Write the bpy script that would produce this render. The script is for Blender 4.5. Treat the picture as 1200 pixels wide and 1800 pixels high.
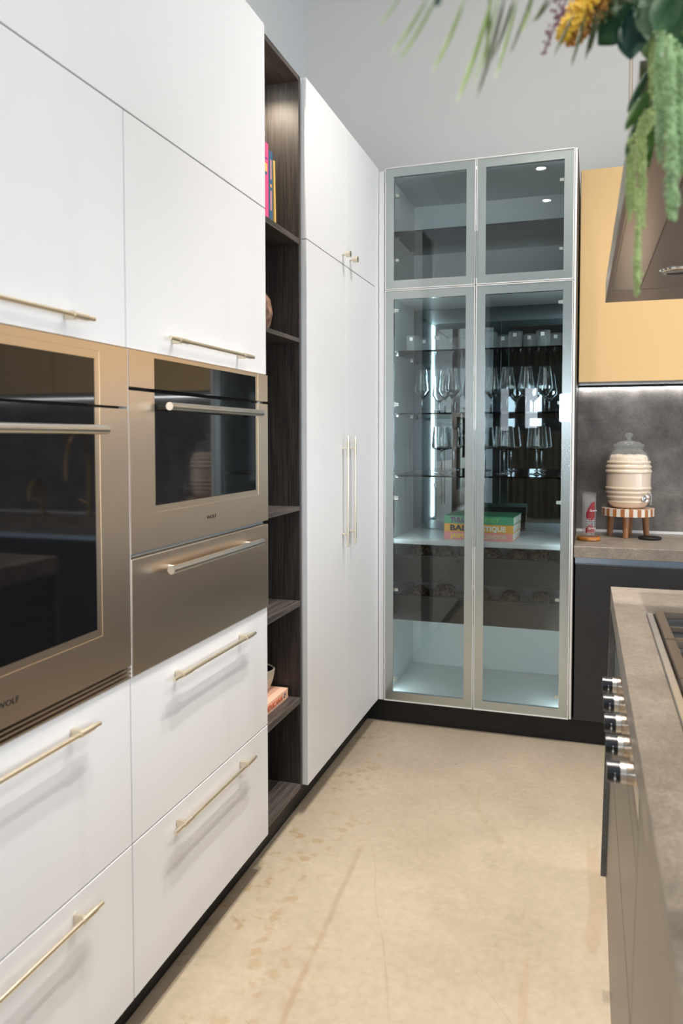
import bpy, bmesh, math, random
from mathutils import Vector, Matrix
random.seed(7)
R_ = math.radians
for o in list(bpy.data.objects): bpy.data.objects.remove(o, do_unlink=True)
S = bpy.context.scene
C = S.collection

# ------------------------------------------------------------------ camera
f_px, yaw, pitch, roll = 1356.0, .3113, -.0434, -.0007
cam_pos = Vector((.9606, 0, 1.3627))
fw = Vector((-math.sin(yaw)*math.cos(pitch), math.cos(yaw)*math.cos(pitch), math.sin(pitch)))
r0 = Vector((math.cos(yaw), math.sin(yaw), 0)); u0 = r0.cross(fw)
rr = r0*math.cos(roll) + u0*math.sin(roll); uu = u0*math.cos(roll) - r0*math.sin(roll)
cd = bpy.data.cameras.new('camera'); cam = bpy.data.objects.new('camera', cd); C.objects.link(cam)
cd.sensor_fit = 'VERTICAL'; cd.sensor_height = 36; cd.lens = f_px/1800*36
cd.shift_y = -(900-828.9)/1800; cd.clip_start = .05
cd.dof.use_dof = True; cd.dof.focus_distance = 2.9; cd.dof.aperture_fstop = 4.2
M = Matrix((rr, uu, -fw)).transposed().to_4x4(); M.translation = cam_pos
cam.matrix_world = M
S.camera = cam

# ------------------------------------------------------------------ world, exposure, daylight
w = bpy.data.worlds.new('world'); S.world = w; w.use_nodes = True
w.node_tree.nodes['Background'].inputs[0].default_value = (.62, .74, .9, 1)
w.node_tree.nodes['Background'].inputs[1].default_value = 1.0
S.view_settings.view_transform = 'Standard'; S.view_settings.look = 'None'
S.view_settings.gamma = 1; S.view_settings.use_curve_mapping = False
S.view_settings.exposure = 0.0
S.cycles.transparent_max_bounces = 48
DAY = (.80, .90, 1.0)
def area(name, loc, size, target, power, col):
    l = bpy.data.lights.new(name, 'AREA'); l.shape = 'RECTANGLE'; l.size, l.size_y = size
    l.energy = power; l.color = col
    o = bpy.data.objects.new(name, l); C.objects.link(o); o.location = loc
    o.rotation_euler = (Vector(target)-Vector(loc)).to_track_quat('-Z', 'Y').to_euler()
    return o
# daylight entering through the rear shop windows; the right wall ones are added fill
REAR = ((-.345, .12, .75, 2.15, 2.2), (.07, .19, 1.52, 2.15, 3), (.62, .24, 1.62, 2.05, 16), (2.3, 1.4, .6, 2.6, 40), (4.1, 1.4, .6, 2.6, 40))
for (x, wd, z0, z1, pw) in REAR:
    area('window_and_fill', (x, -5.45, (z0+z1)/2), (wd, z1-z0), (x, 0, (z0+z1)/2), pw, DAY)
for i, y in enumerate((-4.2, -2.3, -.4, 1.5)):
    area('window_and_fill', (5.35, y, 1.6), (1.5, 2.2), (0, y, 1.6), 48, DAY)

# ------------------------------------------------------------------ materials
MATS = {}
def nt(name):
    m = bpy.data.materials.new(name); m.use_nodes = True
    t = m.node_tree; return m, t, t.nodes['Principled BSDF']
def plain(name, col, rough=.5, metal=0, spec=.5, coat=0, coat_r=.05, bump=0, bscale=200, aniso=0, var=0, vscale=3, stretch=None, emit=None, es=0, trans=0, ior=1.45):
    m, t, b = nt(name)
    b.inputs['Base Color'].default_value = (*col, 1); b.inputs['Roughness'].default_value = rough
    b.inputs['Metallic'].default_value = metal; b.inputs['Specular IOR Level'].default_value = spec
    b.inputs['Coat Weight'].default_value = coat; b.inputs['Coat Roughness'].default_value = coat_r
    b.inputs['Anisotropic'].default_value = aniso; b.inputs['IOR'].default_value = ior
    b.inputs['Transmission Weight'].default_value = trans
    if emit: b.inputs['Emission Color'].default_value = (*emit, 1); b.inputs['Emission Strength'].default_value = es
    if bump or var:
        tc = t.nodes.new('ShaderNodeTexCoord'); mp = t.nodes.new('ShaderNodeMapping')
        t.links.new(tc.outputs['Object'], mp.inputs[0])
        if stretch: mp.inputs['Scale'].default_value = stretch
    if var:
        n = t.nodes.new('ShaderNodeTexNoise'); n.inputs['Scale'].default_value = vscale; n.inputs['Detail'].default_value = 6
        t.links.new(mp.outputs[0], n.inputs['Vector'])
        r = t.nodes.new('ShaderNodeValToRGB'); r.color_ramp.elements[0].position = .3; r.color_ramp.elements[1].position = .7
        r.color_ramp.elements[0].color = (*[max(0, c*(1-var)) for c in col], 1); r.color_ramp.elements[1].color = (*[min(1, c*(1+var)) for c in col], 1)
        t.links.new(n.outputs[0], r.inputs[0]); t.links.new(r.outputs[0], b.inputs['Base Color'])
    if bump:
        n = t.nodes.new('ShaderNodeTexNoise'); n.inputs['Scale'].default_value = bscale; n.inputs['Detail'].default_value = 3
        t.links.new(mp.outputs[0], n.inputs['Vector'])
        bp = t.nodes.new('ShaderNodeBump'); bp.inputs['Strength'].default_value = bump; bp.inputs['Distance'].default_value = .002
        t.links.new(n.outputs[0], bp.inputs['Height']); t.links.new(bp.outputs[0], b.inputs['Normal'])
    MATS[name] = m; return m
def glassy(name, tint, edge, ior=1.5, rough=0.0, edge_pow=.35):
    # thin clear sheet or shell: fresnel reflection over a tinted see-through body
    m = bpy.data.materials.new(name); m.use_nodes = True; t = m.node_tree
    t.nodes.remove(t.nodes['Principled BSDF']); out = t.nodes['Material Output']
    tr = t.nodes.new('ShaderNodeBsdfTransparent'); gl = t.nodes.new('ShaderNodeBsdfGlossy'); gl.inputs['Roughness'].default_value = rough
    fr = t.nodes.new('ShaderNodeFresnel'); fr.inputs['IOR'].default_value = ior
    lw = t.nodes.new('ShaderNodeLayerWeight'); lw.inputs['Blend'].default_value = edge_pow
    mc = t.nodes.new('ShaderNodeMix'); mc.data_type = 'RGBA'; mc.inputs[6].default_value = (*tint, 1); mc.inputs[7].default_value = (*edge, 1)
    t.links.new(lw.outputs['Facing'], mc.inputs[0]); t.links.new(mc.outputs[2], tr.inputs[0])
    mx = t.nodes.new('ShaderNodeMixShader'); t.links.new(fr.outputs[0], mx.inputs[0])
    t.links.new(tr.outputs[0], mx.inputs[1]); t.links.new(gl.outputs[0], mx.inputs[2]); t.links.new(mx.outputs[0], out.inputs[0])
    MATS[name] = m; return m
def plastic(name, col, fac, rough):
    m = bpy.data.materials.new(name); m.use_nodes = True; t = m.node_tree
    t.nodes.remove(t.nodes['Principled BSDF']); out = t.nodes['Material Output']
    tr = t.nodes.new('ShaderNodeBsdfTransparent'); gl = t.nodes.new('ShaderNodeBsdfPrincipled'); gl.inputs['Roughness'].default_value = rough; gl.inputs['Base Color'].default_value = (*col, 1)
    mx = t.nodes.new('ShaderNodeMixShader'); mx.inputs[0].default_value = fac
    t.links.new(tr.outputs[0], mx.inputs[1]); t.links.new(gl.outputs[0], mx.inputs[2]); t.links.new(mx.outputs[0], out.inputs[0])
    MATS[name] = m; return m
def stone(name, a, b_, c, rough, scale=9, fine=260):
    m, t, b = nt(name)
    tc = t.nodes.new('ShaderNodeTexCoord')
    n1 = t.nodes.new('ShaderNodeTexNoise'); n1.inputs['Scale'].default_value = scale; n1.inputs['Detail'].default_value = 9; n1.inputs['Roughness'].default_value = .68
    n2 = t.nodes.new('ShaderNodeTexNoise'); n2.inputs['Scale'].default_value = fine; n2.inputs['Detail'].default_value = 4
    for n in (n1, n2): t.links.new(tc.outputs['Object'], n.inputs['Vector'])
    r = t.nodes.new('ShaderNodeValToRGB'); e = r.color_ramp.elements
    e[0].position = .32; e[0].color = (*a, 1); e[1].position = .7; e[1].color = (*c, 1)
    x = e.new(.5); x.color = (*b_, 1)
    t.links.new(n1.outputs[0], r.inputs[0])
    mx = t.nodes.new('ShaderNodeMix'); mx.data_type = 'RGBA'; mx.blend_type = 'OVERLAY'; mx.inputs[0].default_value = .45
    r2 = t.nodes.new('ShaderNodeValToRGB'); r2.color_ramp.elements[0].position = .35; r2.color_ramp.elements[1].position = .65
    r2.color_ramp.elements[0].color = (.25, .25, .25, 1); r2.color_ramp.elements[1].color = (.72, .72, .72, 1)
    t.links.new(n2.outputs[0], r2.inputs[0])
    t.links.new(r.outputs[0], mx.inputs[6]); t.links.new(r2.outputs[0], mx.inputs[7]); t.links.new(mx.outputs[2], b.inputs['Base Color'])
    b.inputs['Roughness'].default_value = rough
    MATS[name] = m; return m
def wood(name, dark, light, rough, axis=2, scale=1.0, contrast=(.35, .7)):
    m, t, b = nt(name)
    tc = t.nodes.new('ShaderNodeTexCoord'); mp = t.nodes.new('ShaderNodeMapping')
    s = [260*scale]*3; s[axis] = 6*scale; mp.inputs['Scale'].default_value = s
    n = t.nodes.new('ShaderNodeTexNoise'); n.inputs['Scale'].default_value = 1; n.inputs['Detail'].default_value = 5; n.inputs['Roughness'].default_value = .6
    t.links.new(tc.outputs['Object'], mp.inputs[0]); t.links.new(mp.outputs[0], n.inputs['Vector'])
    r = t.nodes.new('ShaderNodeValToRGB'); r.color_ramp.elements[0].position, r.color_ramp.elements[1].position = contrast
    r.color_ramp.elements[0].color = (*dark, 1); r.color_ramp.elements[1].color = (*light, 1)
    t.links.new(n.outputs[0], r.inputs[0]); t.links.new(r.outputs[0], b.inputs['Base Color'])
    bp = t.nodes.new('ShaderNodeBump'); bp.inputs['Strength'].default_value = .25; bp.inputs['Distance'].default_value = .001
    t.links.new(n.outputs[0], bp.inputs['Height']); t.links.new(bp.outputs[0], b.inputs['Normal'])
    b.inputs['Roughness'].default_value = rough
    MATS[name] = m; return m
def brushed(name, col, rough, axis, amount=.1):
    m, t, b = nt(name)
    b.inputs['Base Color'].default_value = (*col, 1); b.inputs['Metallic'].default_value = 1
    tc = t.nodes.new('ShaderNodeTexCoord'); mp = t.nodes.new('ShaderNodeMapping')
    s = [900]*3; s[axis] = 8; mp.inputs['Scale'].default_value = s
    n = t.nodes.new('ShaderNodeTexNoise'); n.inputs['Scale'].default_value = 1; n.inputs['Detail'].default_value = 2
    t.links.new(tc.outputs['Object'], mp.inputs[0]); t.links.new(mp.outputs[0], n.inputs['Vector'])
    mr = t.nodes.new('ShaderNodeMapRange'); mr.inputs[3].default_value = rough-amount*.5; mr.inputs[4].default_value = rough+amount*.5
    t.links.new(n.outputs[0], mr.inputs[0]); t.links.new(mr.outputs[0], b.inputs['Roughness'])
    MATS[name] = m; return m

plain('white_laminate', (.79, .795, .815), .42, spec=.4, bump=.05, bscale=900)
plain('white_edge', (.78, .78, .80), .5)
wood('dark_wood', (.018, .014, .013), (.075, .06, .052), .48, axis=2)
wood('dark_wood_long', (.03, .025, .022), (.12, .098, .085), .5, axis=1)
wood('drawer_wood', (.026, .022, .020), (.052, .044, .040), .55, axis=0)
plain('kick_black', (.012, .011, .010), .5)
plain('charcoal', (.034, .033, .034), .42, spec=.35, bump=.05, bscale=700)
plain('steel', (.82, .665, .51), .33, 1, aniso=.4)
brushed('steel_x', (.55, .53, .50), .26, 0, .08)
plain('steel_bar', (.66, .63, .59), .28, 1)
plain('steel_shiny', (.75, .75, .75), .12, 1)
plain('black_glass', (.006, .006, .007), .04, spec=.6, coat=0, coat_r=.02)
plain('black_void', (.004, .004, .004), .6)
plain('champagne', (.86, .77, .62), .32, 1)
plain('champagne_post', (.78, .70, .57), .4, 1)
plain('frame_alu', (.49, .54, .53), .25, .92, coat=.6, coat_r=.02)
plain('trim_alu', (.86, .84, .82), .35, .3)
plain('grey_interior', (.76, .80, .80), .45)
plain('white_shelf', (.72, .75, .76), .4)
glassy('pane_glass', (.945, .972, .968), (.88, .92, .915), 1.5)
glassy('shelf_glass', (.66, .69, .69), (.45, .5, .5), 1.5)
glassy('clear_glass', (.997, .998, .998), (.95, .95, .95), 1.2, 0, .2)
plain('drink_glass', (.97, .99, .99), 0.0, trans=1, ior=1.45)
plastic('cup_plastic', (.72, .70, .69), .045, .10)
plastic('lid_glass', (.84, .88, .84), .13, .05)
plastic('tumbler_glass', (.88, .93, .95), .055, .03)
plain('mirror_smoked', (.23, .27, .29), .015, 1)
plain('hinge_metal', (.8, .78, .72), .3, 1)
plain('led_cool', (.8, .9, 1), .5, emit=(.82, .95, .98), es=18)
plain('led_dim', (.8, .9, 1), .5, emit=(.85, .95, 1.0), es=9)
plain('led_white', (.9, .95, 1), .5, emit=(.92, .96, 1.0), es=13)
plain('lamp_warm', (1, .95, .85), .5, emit=(1, .93, .82), es=60)
plain('yellow_laminate', (.82, .56, .27), .45, spec=.35, bump=.05, bscale=900)
plain('cabinet_edge', (.06, .045, .035), .5)
stone('counter_stone', (.19, .158, .128), (.265, .222, .18), (.36, .305, .25), .40, 7)
stone('splash_stone', (.10, .088, .078), (.185, .162, .142), (.31, .275, .245), .45, 6)
stone('slab_stone', (.07, .072, .072), (.11, .112, .11), (.17, .17, .165), .42, 14)
plain('channel_alu', (.50, .60, .72), .3, 1)  # blue daylight reflection put into the metal's base colour
plain('island_front', (.055, .047, .042), .28, spec=.6)
plain('wall_paint', (.76, .74, .715), .75, bump=.04, bscale=350)
plain('wall_paint_left', (.74, .76, .77), .75, bump=.04, bscale=350)
plain('wall_white', (.72, .72, .71), .8)
plain('wall_dark', (.05, .047, .04), .7)
plain('curtain', (.13, .09, .06), .8)
plain('ceiling_paint', (.80, .79, .77), .8)
plain('window_frame', (.05, .05, .05), .4)
plain('hood_steel', (.68, .58, .49), .22, 1)
plain('hood_dark', (.44, .375, .325), .32, 1)
plain('grate_iron', (.30, .235, .18), .42, .6)
plain('basin', (.10, .10, .11), .2, 1)
plain('knob_black', (.012, .015, .02), .22)
plain('gold', (.75, .48, .18), .25, 1)
plain('cream_liquid', (.84, .68, .52), .22, spec=.5, coat=.7, coat_r=.03, var=.04, vscale=6)
plain('jar_foam', (.85, .70, .55), .6, var=.12, vscale=60, bump=.4, bscale=90)
glassy('jar_glass', (.985, .99, .98), (.86, .89, .86), 1.4, 0, .22)
plain('stripe_orange', (.45, .16, .05), .45, var=.15, vscale=8)
plain('stripe_white', (.82, .74, .63), .45)
wood('stool_wood', (.30, .12, .05), (.46, .21, .09), .4, axis=2, scale=.5)
plain('black_plastic', (.012, .012, .012), .45)
plain('amber_wood', (.42, .15, .025), .15, coat=.6, var=.4, vscale=30)
plain('label_red', (.26, .02, .025), .5)
plain('print_white', (.85, .83, .82), .6)
plain('paper', (.80, .76, .70), .8, var=.04, vscale=200, stretch=(1, 1, 60))
plain('sticker', (.6, .6, .6), .6)
def ink(name, c, r=.5): return plain('ink_'+name, c, r)
for n, c in dict(green=(.12, .42, .23), orange=(.90, .46, .08), pink=(.92, .35, .33), purple=(.22, .03, .25), black=(.02, .02, .02), lightgreen=(.25, .62, .22), yellow=(.95, .68, .15), beige=(.72, .62, .42), white=(.88, .85, .80), magenta=(.80, .10, .27), blue=(.05, .13, .24), peach=(.92, .55, .40), red=(.72, .18, .09), mustard=(.85, .55, .15), navy=(.02, .03, .10), salmon=(.70, .33, .33)).items(): ink(n, c)
plain('bowl_cream', (.62, .55, .45), .6, var=.12, vscale=40)
plain('bowl_dark', (.03, .027, .025), .5)
plain('leaf_dark', (.030, .10, .038), .6, spec=.25, var=.35, vscale=6)
plain('leaf_blue', (.025, .095, .07), .6, spec=.25, var=.3, vscale=6)
plain('leaf_mid', (.09, .19, .045), .6, spec=.25, var=.3, vscale=6)
plain('palm_green', (.30, .42, .12), .5, var=.3, vscale=10)
plain('palm_dark', (.09, .12, .045), .5, var=.3, vscale=10)
plain('amaranth', (.40, .50, .20), .85, var=.25, vscale=50)
plain('amaranth_cool', (.34, .50, .25), .85, var=.25, vscale=50)
plain('plume_yellow', (.85, .52, .06), .8, var=.25, vscale=40)
plain('plume_brown', (.38, .17, .03), .8, var=.3, vscale=40)
plain('sprig_mauve', (.22, .10, .13), .7)
plain('vase_pattern', (.25, .14, .10), .5, var=.8, vscale=35)
# woven, cracked pattern on the upturned bowls
def domemat():
    m, t, b = nt('bowl_pattern')
    tc = t.nodes.new('ShaderNodeTexCoord'); v = t.nodes.new('ShaderNodeTexVoronoi'); v.feature = 'DISTANCE_TO_EDGE'; v.inputs['Scale'].default_value = 34
    mp = t.nodes.new('ShaderNodeMapping'); mp.inputs['Scale'].default_value = (1.6, .8, 1); mp.inputs['Rotation'].default_value = (.4, .6, .5)
    t.links.new(tc.outputs['Object'], mp.inputs[0]); t.links.new(mp.outputs[0], v.inputs['Vector'])
    r = t.nodes.new('ShaderNodeValToRGB'); e = r.color_ramp.elements
    e[0].position = .03; e[0].color = (.22, .15, .09, 1); e[1].position = .10; e[1].color = (.06, .036, .022, 1)
    t.links.new(v.outputs[0], r.inputs[0]); t.links.new(r.outputs[0], b.inputs['Base Color']); b.inputs['Roughness'].default_value = .3
    MATS['bowl_pattern'] = m
domemat()
DRAGS = [((.294, 1.60), (.240, 2.45), .012, .5, (.33, .235, .14, 1)), ((.545, 1.66), (.29, 2.42), .004, .4, (.34, .245, .15, 1)), ((.48, 3.02), (.69, 2.60), .020, .38, (.34, .27, .18, 1)), ((.70, 1.95), (.86, 1.72), .003, .4, (.33, .26, .17, 1))]
def floormat():
    m, t, b = nt('concrete_floor'); L = t.links
    tc = t.nodes.new('ShaderNodeNewGeometry')
    def noise(s, d, r=.55, stretch=None, rot=0, dist=0):
        n = t.nodes.new('ShaderNodeTexNoise'); n.inputs['Scale'].default_value = s; n.inputs['Detail'].default_value = d; n.inputs['Roughness'].default_value = r; n.inputs['Distortion'].default_value = dist
        if stretch:
            mp = t.nodes.new('ShaderNodeMapping'); mp.inputs['Scale'].default_value = stretch; mp.inputs['Rotation'].default_value = (0, 0, rot)
            L.new(tc.outputs['Position'], mp.inputs[0]); L.new(mp.outputs[0], n.inputs['Vector'])
        else: L.new(tc.outputs['Position'], n.inputs['Vector'])
        return n
    def ramp(n, p0, p1, c0, c1):
        r = t.nodes.new('ShaderNodeValToRGB'); e = r.color_ramp.elements
        e[0].position = p0; e[1].position = p1; e[0].color = c0; e[1].color = c1
        L.new(n, r.inputs[0]); return r.outputs[0]
    def mixc(fac, a, bb, mode='MIX', k=1):
        x = t.nodes.new('ShaderNodeMix'); x.data_type = 'RGBA'; x.blend_type = mode
        if isinstance(fac, float): x.inputs[0].default_value = fac
        else: L.new(fac, x.inputs[0])
        for i, v in ((6, a), (7, bb)):
            if isinstance(v, tuple): x.inputs[i].default_value = v
            else: L.new(v, x.inputs[i])
        return x.outputs[2]
    def math_(op, a, bb):
        x = t.nodes.new('ShaderNodeMath'); x.operation = op
        for i, v in ((0, a), (1, bb)):
            if isinstance(v, (int, float)): x.inputs[i].default_value = v
            else: L.new(v, x.inputs[i])
        return x.outputs[0]
    W, K = (1, 1, 1, 1), (0, 0, 0, 1)
    base = ramp(noise(1.3, 7, .6, dist=.6).outputs[0], .3, .72, (.375, .308, .226, 1), (.50, .415, .313, 1))
    fine = ramp(noise(45, 5).outputs[0], .3, .7, (.44, .44, .44, 1), (.56, .56, .56, 1))
    col = mixc(.6, base, fine, 'OVERLAY')
    # greyer worn clouds
    cl = ramp(noise(2.1, 5, .6, (1, .45, 1), .4, .8).outputs[0], .56, .74, K, (.42, .42, .42, 1))
    col = mixc(cl, col, (.40, .335, .26, 1))
    # splash stains beside the drawers
    sx = t.nodes.new('ShaderNodeSeparateXYZ'); L.new(tc.outputs['Position'], sx.inputs[0])
    v = t.nodes.new('ShaderNodeTexVoronoi'); v.inputs['Scale'].default_value = 19; v.inputs['Randomness'].default_value = 1
    nd = noise(30, 2); ad = t.nodes.new('ShaderNodeVectorMath'); ad.operation = 'ADD'
    sc = t.nodes.new('ShaderNodeVectorMath'); sc.operation = 'SCALE'; sc.inputs['Scale'].default_value = .07
    L.new(nd.outputs[1], sc.inputs[0]); L.new(tc.outputs['Position'], ad.inputs[0]); L.new(sc.outputs[0], ad.inputs[1]); L.new(ad.outputs[0], v.inputs['Vector'])
    spots = ramp(v.outputs['Distance'], .2, .42, W, K)
    patch = ramp(noise(3.2, 3).outputs[0], .46, .53, K, W)
    near = t.nodes.new('ShaderNodeMapRange'); near.inputs[1].default_value = .04; near.inputs[2].default_value = .42; near.inputs[3].default_value = 1; near.inputs[4].default_value = 0
    L.new(sx.outputs[0], near.inputs[0])
    fac = math_('MULTIPLY', math_('MULTIPLY', spots, patch), math_('MULTIPLY', near.outputs[0], .95))
    col = mixc(fac, col, (.37, .27, .155, 1))
    # long faint drag marks
    s1 = ramp(noise(1.0, 2, .5, (9, .7, 1), .16, .5).outputs[0], .69, .70, K, (.35, .35, .35, 1))
    col = mixc(s1, col, (.40, .28, .16, 1))
    s2 = ramp(noise(1.0, 3, .5, (26, 1.3, 1), -.5, .3).outputs[0], .735, .75, K, (.35, .35, .35, 1))
    col = mixc(s2, col, (.36, .27, .17, 1))
    def drag(p, q, wid, strength, colr):
        dx, dy = q[0]-p[0], q[1]-p[1]; ln = math.hypot(dx, dy); nx, ny = -dy/ln, dx/ln; tx, ty = dx/ln, dy/ln
        wob = math_('MULTIPLY', math_('SUBTRACT', noise(2.2, 2).outputs[0], .5), .06)
        d = math_('ADD', math_('ADD', math_('MULTIPLY', sx.outputs[0], nx), math_('MULTIPLY', sx.outputs[1], ny)), -(p[0]*nx+p[1]*ny))
        d = math_('ABSOLUTE', math_('ADD', d, wob), 0)
        a = math_('ADD', math_('ADD', math_('MULTIPLY', sx.outputs[0], tx), math_('MULTIPLY', sx.outputs[1], ty)), -(p[0]*tx+p[1]*ty))
        inside = math_('MULTIPLY', math_('GREATER_THAN', a, 0), math_('LESS_THAN', a, ln))
        band = t.nodes.new('ShaderNodeMapRange'); band.inputs[1].default_value = wid*.35; band.inputs[2].default_value = wid; band.inputs[3].default_value = strength; band.inputs[4].default_value = 0
        L.new(d, band.inputs[0])
        brk = ramp(noise(9, 4).outputs[0], .35, .55, (.25, .25, .25, 1), W)
        return mixc(math_('MULTIPLY', math_('MULTIPLY', band.outputs[0], inside), brk), col, colr)
    for args in DRAGS: col = drag(*args)
    L.new(col, b.inputs['Base Color'])
    rg = ramp(noise(2.4, 6).outputs[0], .3, .7, (.24, .24, .24, 1), (.40, .40, .40, 1)); L.new(rg, b.inputs['Roughness'])
    b.inputs['Specular IOR Level'].default_value = .45
    MATS['concrete_floor'] = m
floormat()

# ------------------------------------------------------------------ geometry helpers
BASE = {}
def link(o, parent=None, world=(0, 0, 0)):
    C.objects.link(o); wv = Vector(world); BASE[o.name] = wv
    if parent is not None:
        o.parent = parent; o.location = wv - BASE[parent.name]
    else: o.location = wv
    return o
def thing(name, label, cat, loc=(0, 0, 0), group=None, kind=None):
    o = bpy.data.objects.new(name, None); o.empty_display_size = .05; link(o, None, loc)
    return tag(o, label, cat, group, kind)
def tag(o, label=None, cat=None, group=None, kind=None):
    if label: o['label'] = label
    if cat: o['category'] = cat
    if group: o['group'] = group
    if kind: o['kind'] = kind
    return o
def finish(name, bm, mat, parent=None, smooth=False, at=None):
    mn = Vector((min(v.co[i] for v in bm.verts) for i in range(3))); mx = Vector((max(v.co[i] for v in bm.verts) for i in range(3)))
    c = Vector(at) if at else (mn+mx)/2
    if at is None and parent is None: c.z = mn.z
    bmesh.ops.translate(bm, verts=bm.verts, vec=-c)
    me = bpy.data.meshes.new(name); bm.to_mesh(me); bm.free()
    for m in (mat if isinstance(mat, (list, tuple)) else [mat]): me.materials.append(MATS[m] if isinstance(m, str) else m)
    if smooth:
        for p in me.polygons: p.use_smooth = True
        if smooth is not True: me.set_sharp_from_angle(angle=R_(smooth))
    o = bpy.data.objects.new(name, me); link(o, parent, c); return o
def bbox(bm, x0, x1, y0, y1, z0, z1, bev=0.0, mi=0):
    vs = [bm.verts.new(p) for p in ((x0, y0, z0), (x1, y0, z0), (x1, y1, z0), (x0, y1, z0), (x0, y0, z1), (x1, y0, z1), (x1, y1, z1), (x0, y1, z1))]
    fs = [bm.faces.new([vs[i] for i in q]) for q in ((0, 3, 2, 1), (4, 5, 6, 7), (0, 1, 5, 4), (1, 2, 6, 5), (2, 3, 7, 6), (3, 0, 4, 7))]
    for f in fs: f.material_index = mi
    if bev:
        es = list({e for f in fs for e in f.edges})
        bmesh.ops.bevel(bm, geom=es, offset=bev, segments=1, affect='EDGES', material=-1)
    return vs
def box(name, x0, x1, y0, y1, z0, z1, mat, parent=None, bev=.0):
    bm = bmesh.new(); bbox(bm, x0, x1, y0, y1, z0, z1, bev); return finish(name, bm, mat, parent)
def boxes(name, lst, mat, parent=None, bev=.0):
    bm = bmesh.new()
    for b in lst: bbox(bm, *b, bev)
    return finish(name, bm, mat, parent)
def bcyl(bm, p0, p1, r, r2=None, n=16, mi=0, cap=True):
    p0, p1 = Vector(p0), Vector(p1); d = (p1-p0).normalized(); r2 = r if r2 is None else r2
    a = d.orthogonal().normalized(); b = d.cross(a)
    A = [bm.verts.new(p0+(a*math.cos(2*math.pi*i/n)+b*math.sin(2*math.pi*i/n))*r) for i in range(n)]
    B = [bm.verts.new(p1+(a*math.cos(2*math.pi*i/n)+b*math.sin(2*math.pi*i/n))*r2) for i in range(n)]
    for i in range(n): bm.faces.new((A[i], A[(i+1) % n], B[(i+1) % n], B[i])).material_index = mi
    if cap:
        bm.faces.new(A[::-1]).material_index = mi; bm.faces.new(B).material_index = mi
def cyl(name, p0, p1, r, mat, parent=None, r2=None, n=20):
    bm = bmesh.new(); bcyl(bm, p0, p1, r, r2, n); return finish(name, bm, mat, parent, smooth=35)
def btube(bm, pts, rads, n=8, mi=0):
    pts = [Vector(p) for p in pts]; rings = []
    if not isinstance(rads, (list, tuple)): rads = [rads]*len(pts)
    d0 = (pts[1]-pts[0]).normalized(); a = d0.orthogonal().normalized()
    for i, p in enumerate(pts):
        d = (pts[min(i+1, len(pts)-1)]-pts[max(i-1, 0)]).normalized()
        a = (a-d*a.dot(d)).normalized(); b = d.cross(a)
        rings.append([bm.verts.new(p+(a*math.cos(2*math.pi*k/n)+b*math.sin(2*math.pi*k/n))*rads[i]) for k in range(n)])
    for i in range(len(rings)-1):
        for k in range(n): bm.faces.new((rings[i][k], rings[i][(k+1) % n], rings[i+1][(k+1) % n], rings[i+1][k])).material_index = mi
    bm.faces.new(rings[0][::-1]).material_index = mi; bm.faces.new(rings[-1]).material_index = mi
def tube(name, pts, rads, mat, parent=None, n=10):
    bm = bmesh.new(); btube(bm, pts, rads, n); return finish(name, bm, mat, parent, smooth=50)
def blathe(bm, prof, c=(0, 0, 0), n=28, mi=0):
    rings = []
    for r, z in prof:
        if r < 1e-6: rings.append([bm.verts.new((c[0], c[1], c[2]+z))])
        else: rings.append([bm.verts.new((c[0]+r*math.cos(2*math.pi*k/n), c[1]+r*math.sin(2*math.pi*k/n), c[2]+z)) for k in range(n)])
    for i in range(len(rings)-1):
        A, B = rings[i], rings[i+1]
        for k in range(n):
            k2 = (k+1) % n
            if len(A) == 1 and len(B) == 1: continue
            if len(A) == 1: f = (A[0], B[k2], B[k])
            elif len(B) == 1: f = (A[k], A[k2], B[0])
            else: f = (A[k], A[k2], B[k2], B[k])
            bm.faces.new(f).material_index = mi
def lathe(name, prof, c, mat, parent=None, n=28, smooth=40):
    bm = bmesh.new(); blathe(bm, prof, c, n); bmesh.ops.recalc_face_normals(bm, faces=bm.faces)
    return finish(name, bm, mat, parent, smooth=smooth)
def legs(lst, parent):
    for b in lst: box('plinth_leg', *b, 'black_plastic', parent)
def text(name, body, size, mat, parent, origin, xdir, ydir, width=None, depth=.0006, align='LEFT', bold=0):
    cu = bpy.data.curves.new('lettering', 'FONT'); cu.body = body; cu.size = size; cu.extrude = depth; cu.align_x = align; cu.resolution_u = 2; cu.offset = bold*size
    to = bpy.data.objects.new('lettering', cu); C.objects.link(to); bpy.context.view_layer.update()
    me = bpy.data.meshes.new_from_object(to.evaluated_get(bpy.context.evaluated_depsgraph_get()))
    bpy.data.objects.remove(to, do_unlink=True)
    xs = [v.co.x for v in me.vertices]; k = 1 if width is None else width/(max(xs)-min(xs))
    xd, yd = Vector(xdir).normalized(), Vector(ydir).normalized(); zd = xd.cross(yd); O = Vector(origin)
    bm = bmesh.new(); bm.from_mesh(me); bpy.data.meshes.remove(me)
    for v in bm.verts: v.co = O + xd*(v.co.x*k) + yd*v.co.y + zd*v.co.z
    return finish(name, bm, mat, parent)
def copy_tree(o, loc, label=None):
    c = o.copy(); C.objects.link(c); c.location = loc
    if label: c['label'] = label
    for ch in o.children:
        d = ch.copy(); C.objects.link(d); d.parent = c
        for g in ch.children:
            e = g.copy(); C.objects.link(e); e.parent = d
    return c
ORD = ['first', 'second', 'third', 'fourth', 'fifth', 'sixth', 'seventh', 'eighth', 'ninth', 'tenth', 'eleventh', 'twelfth']

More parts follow.
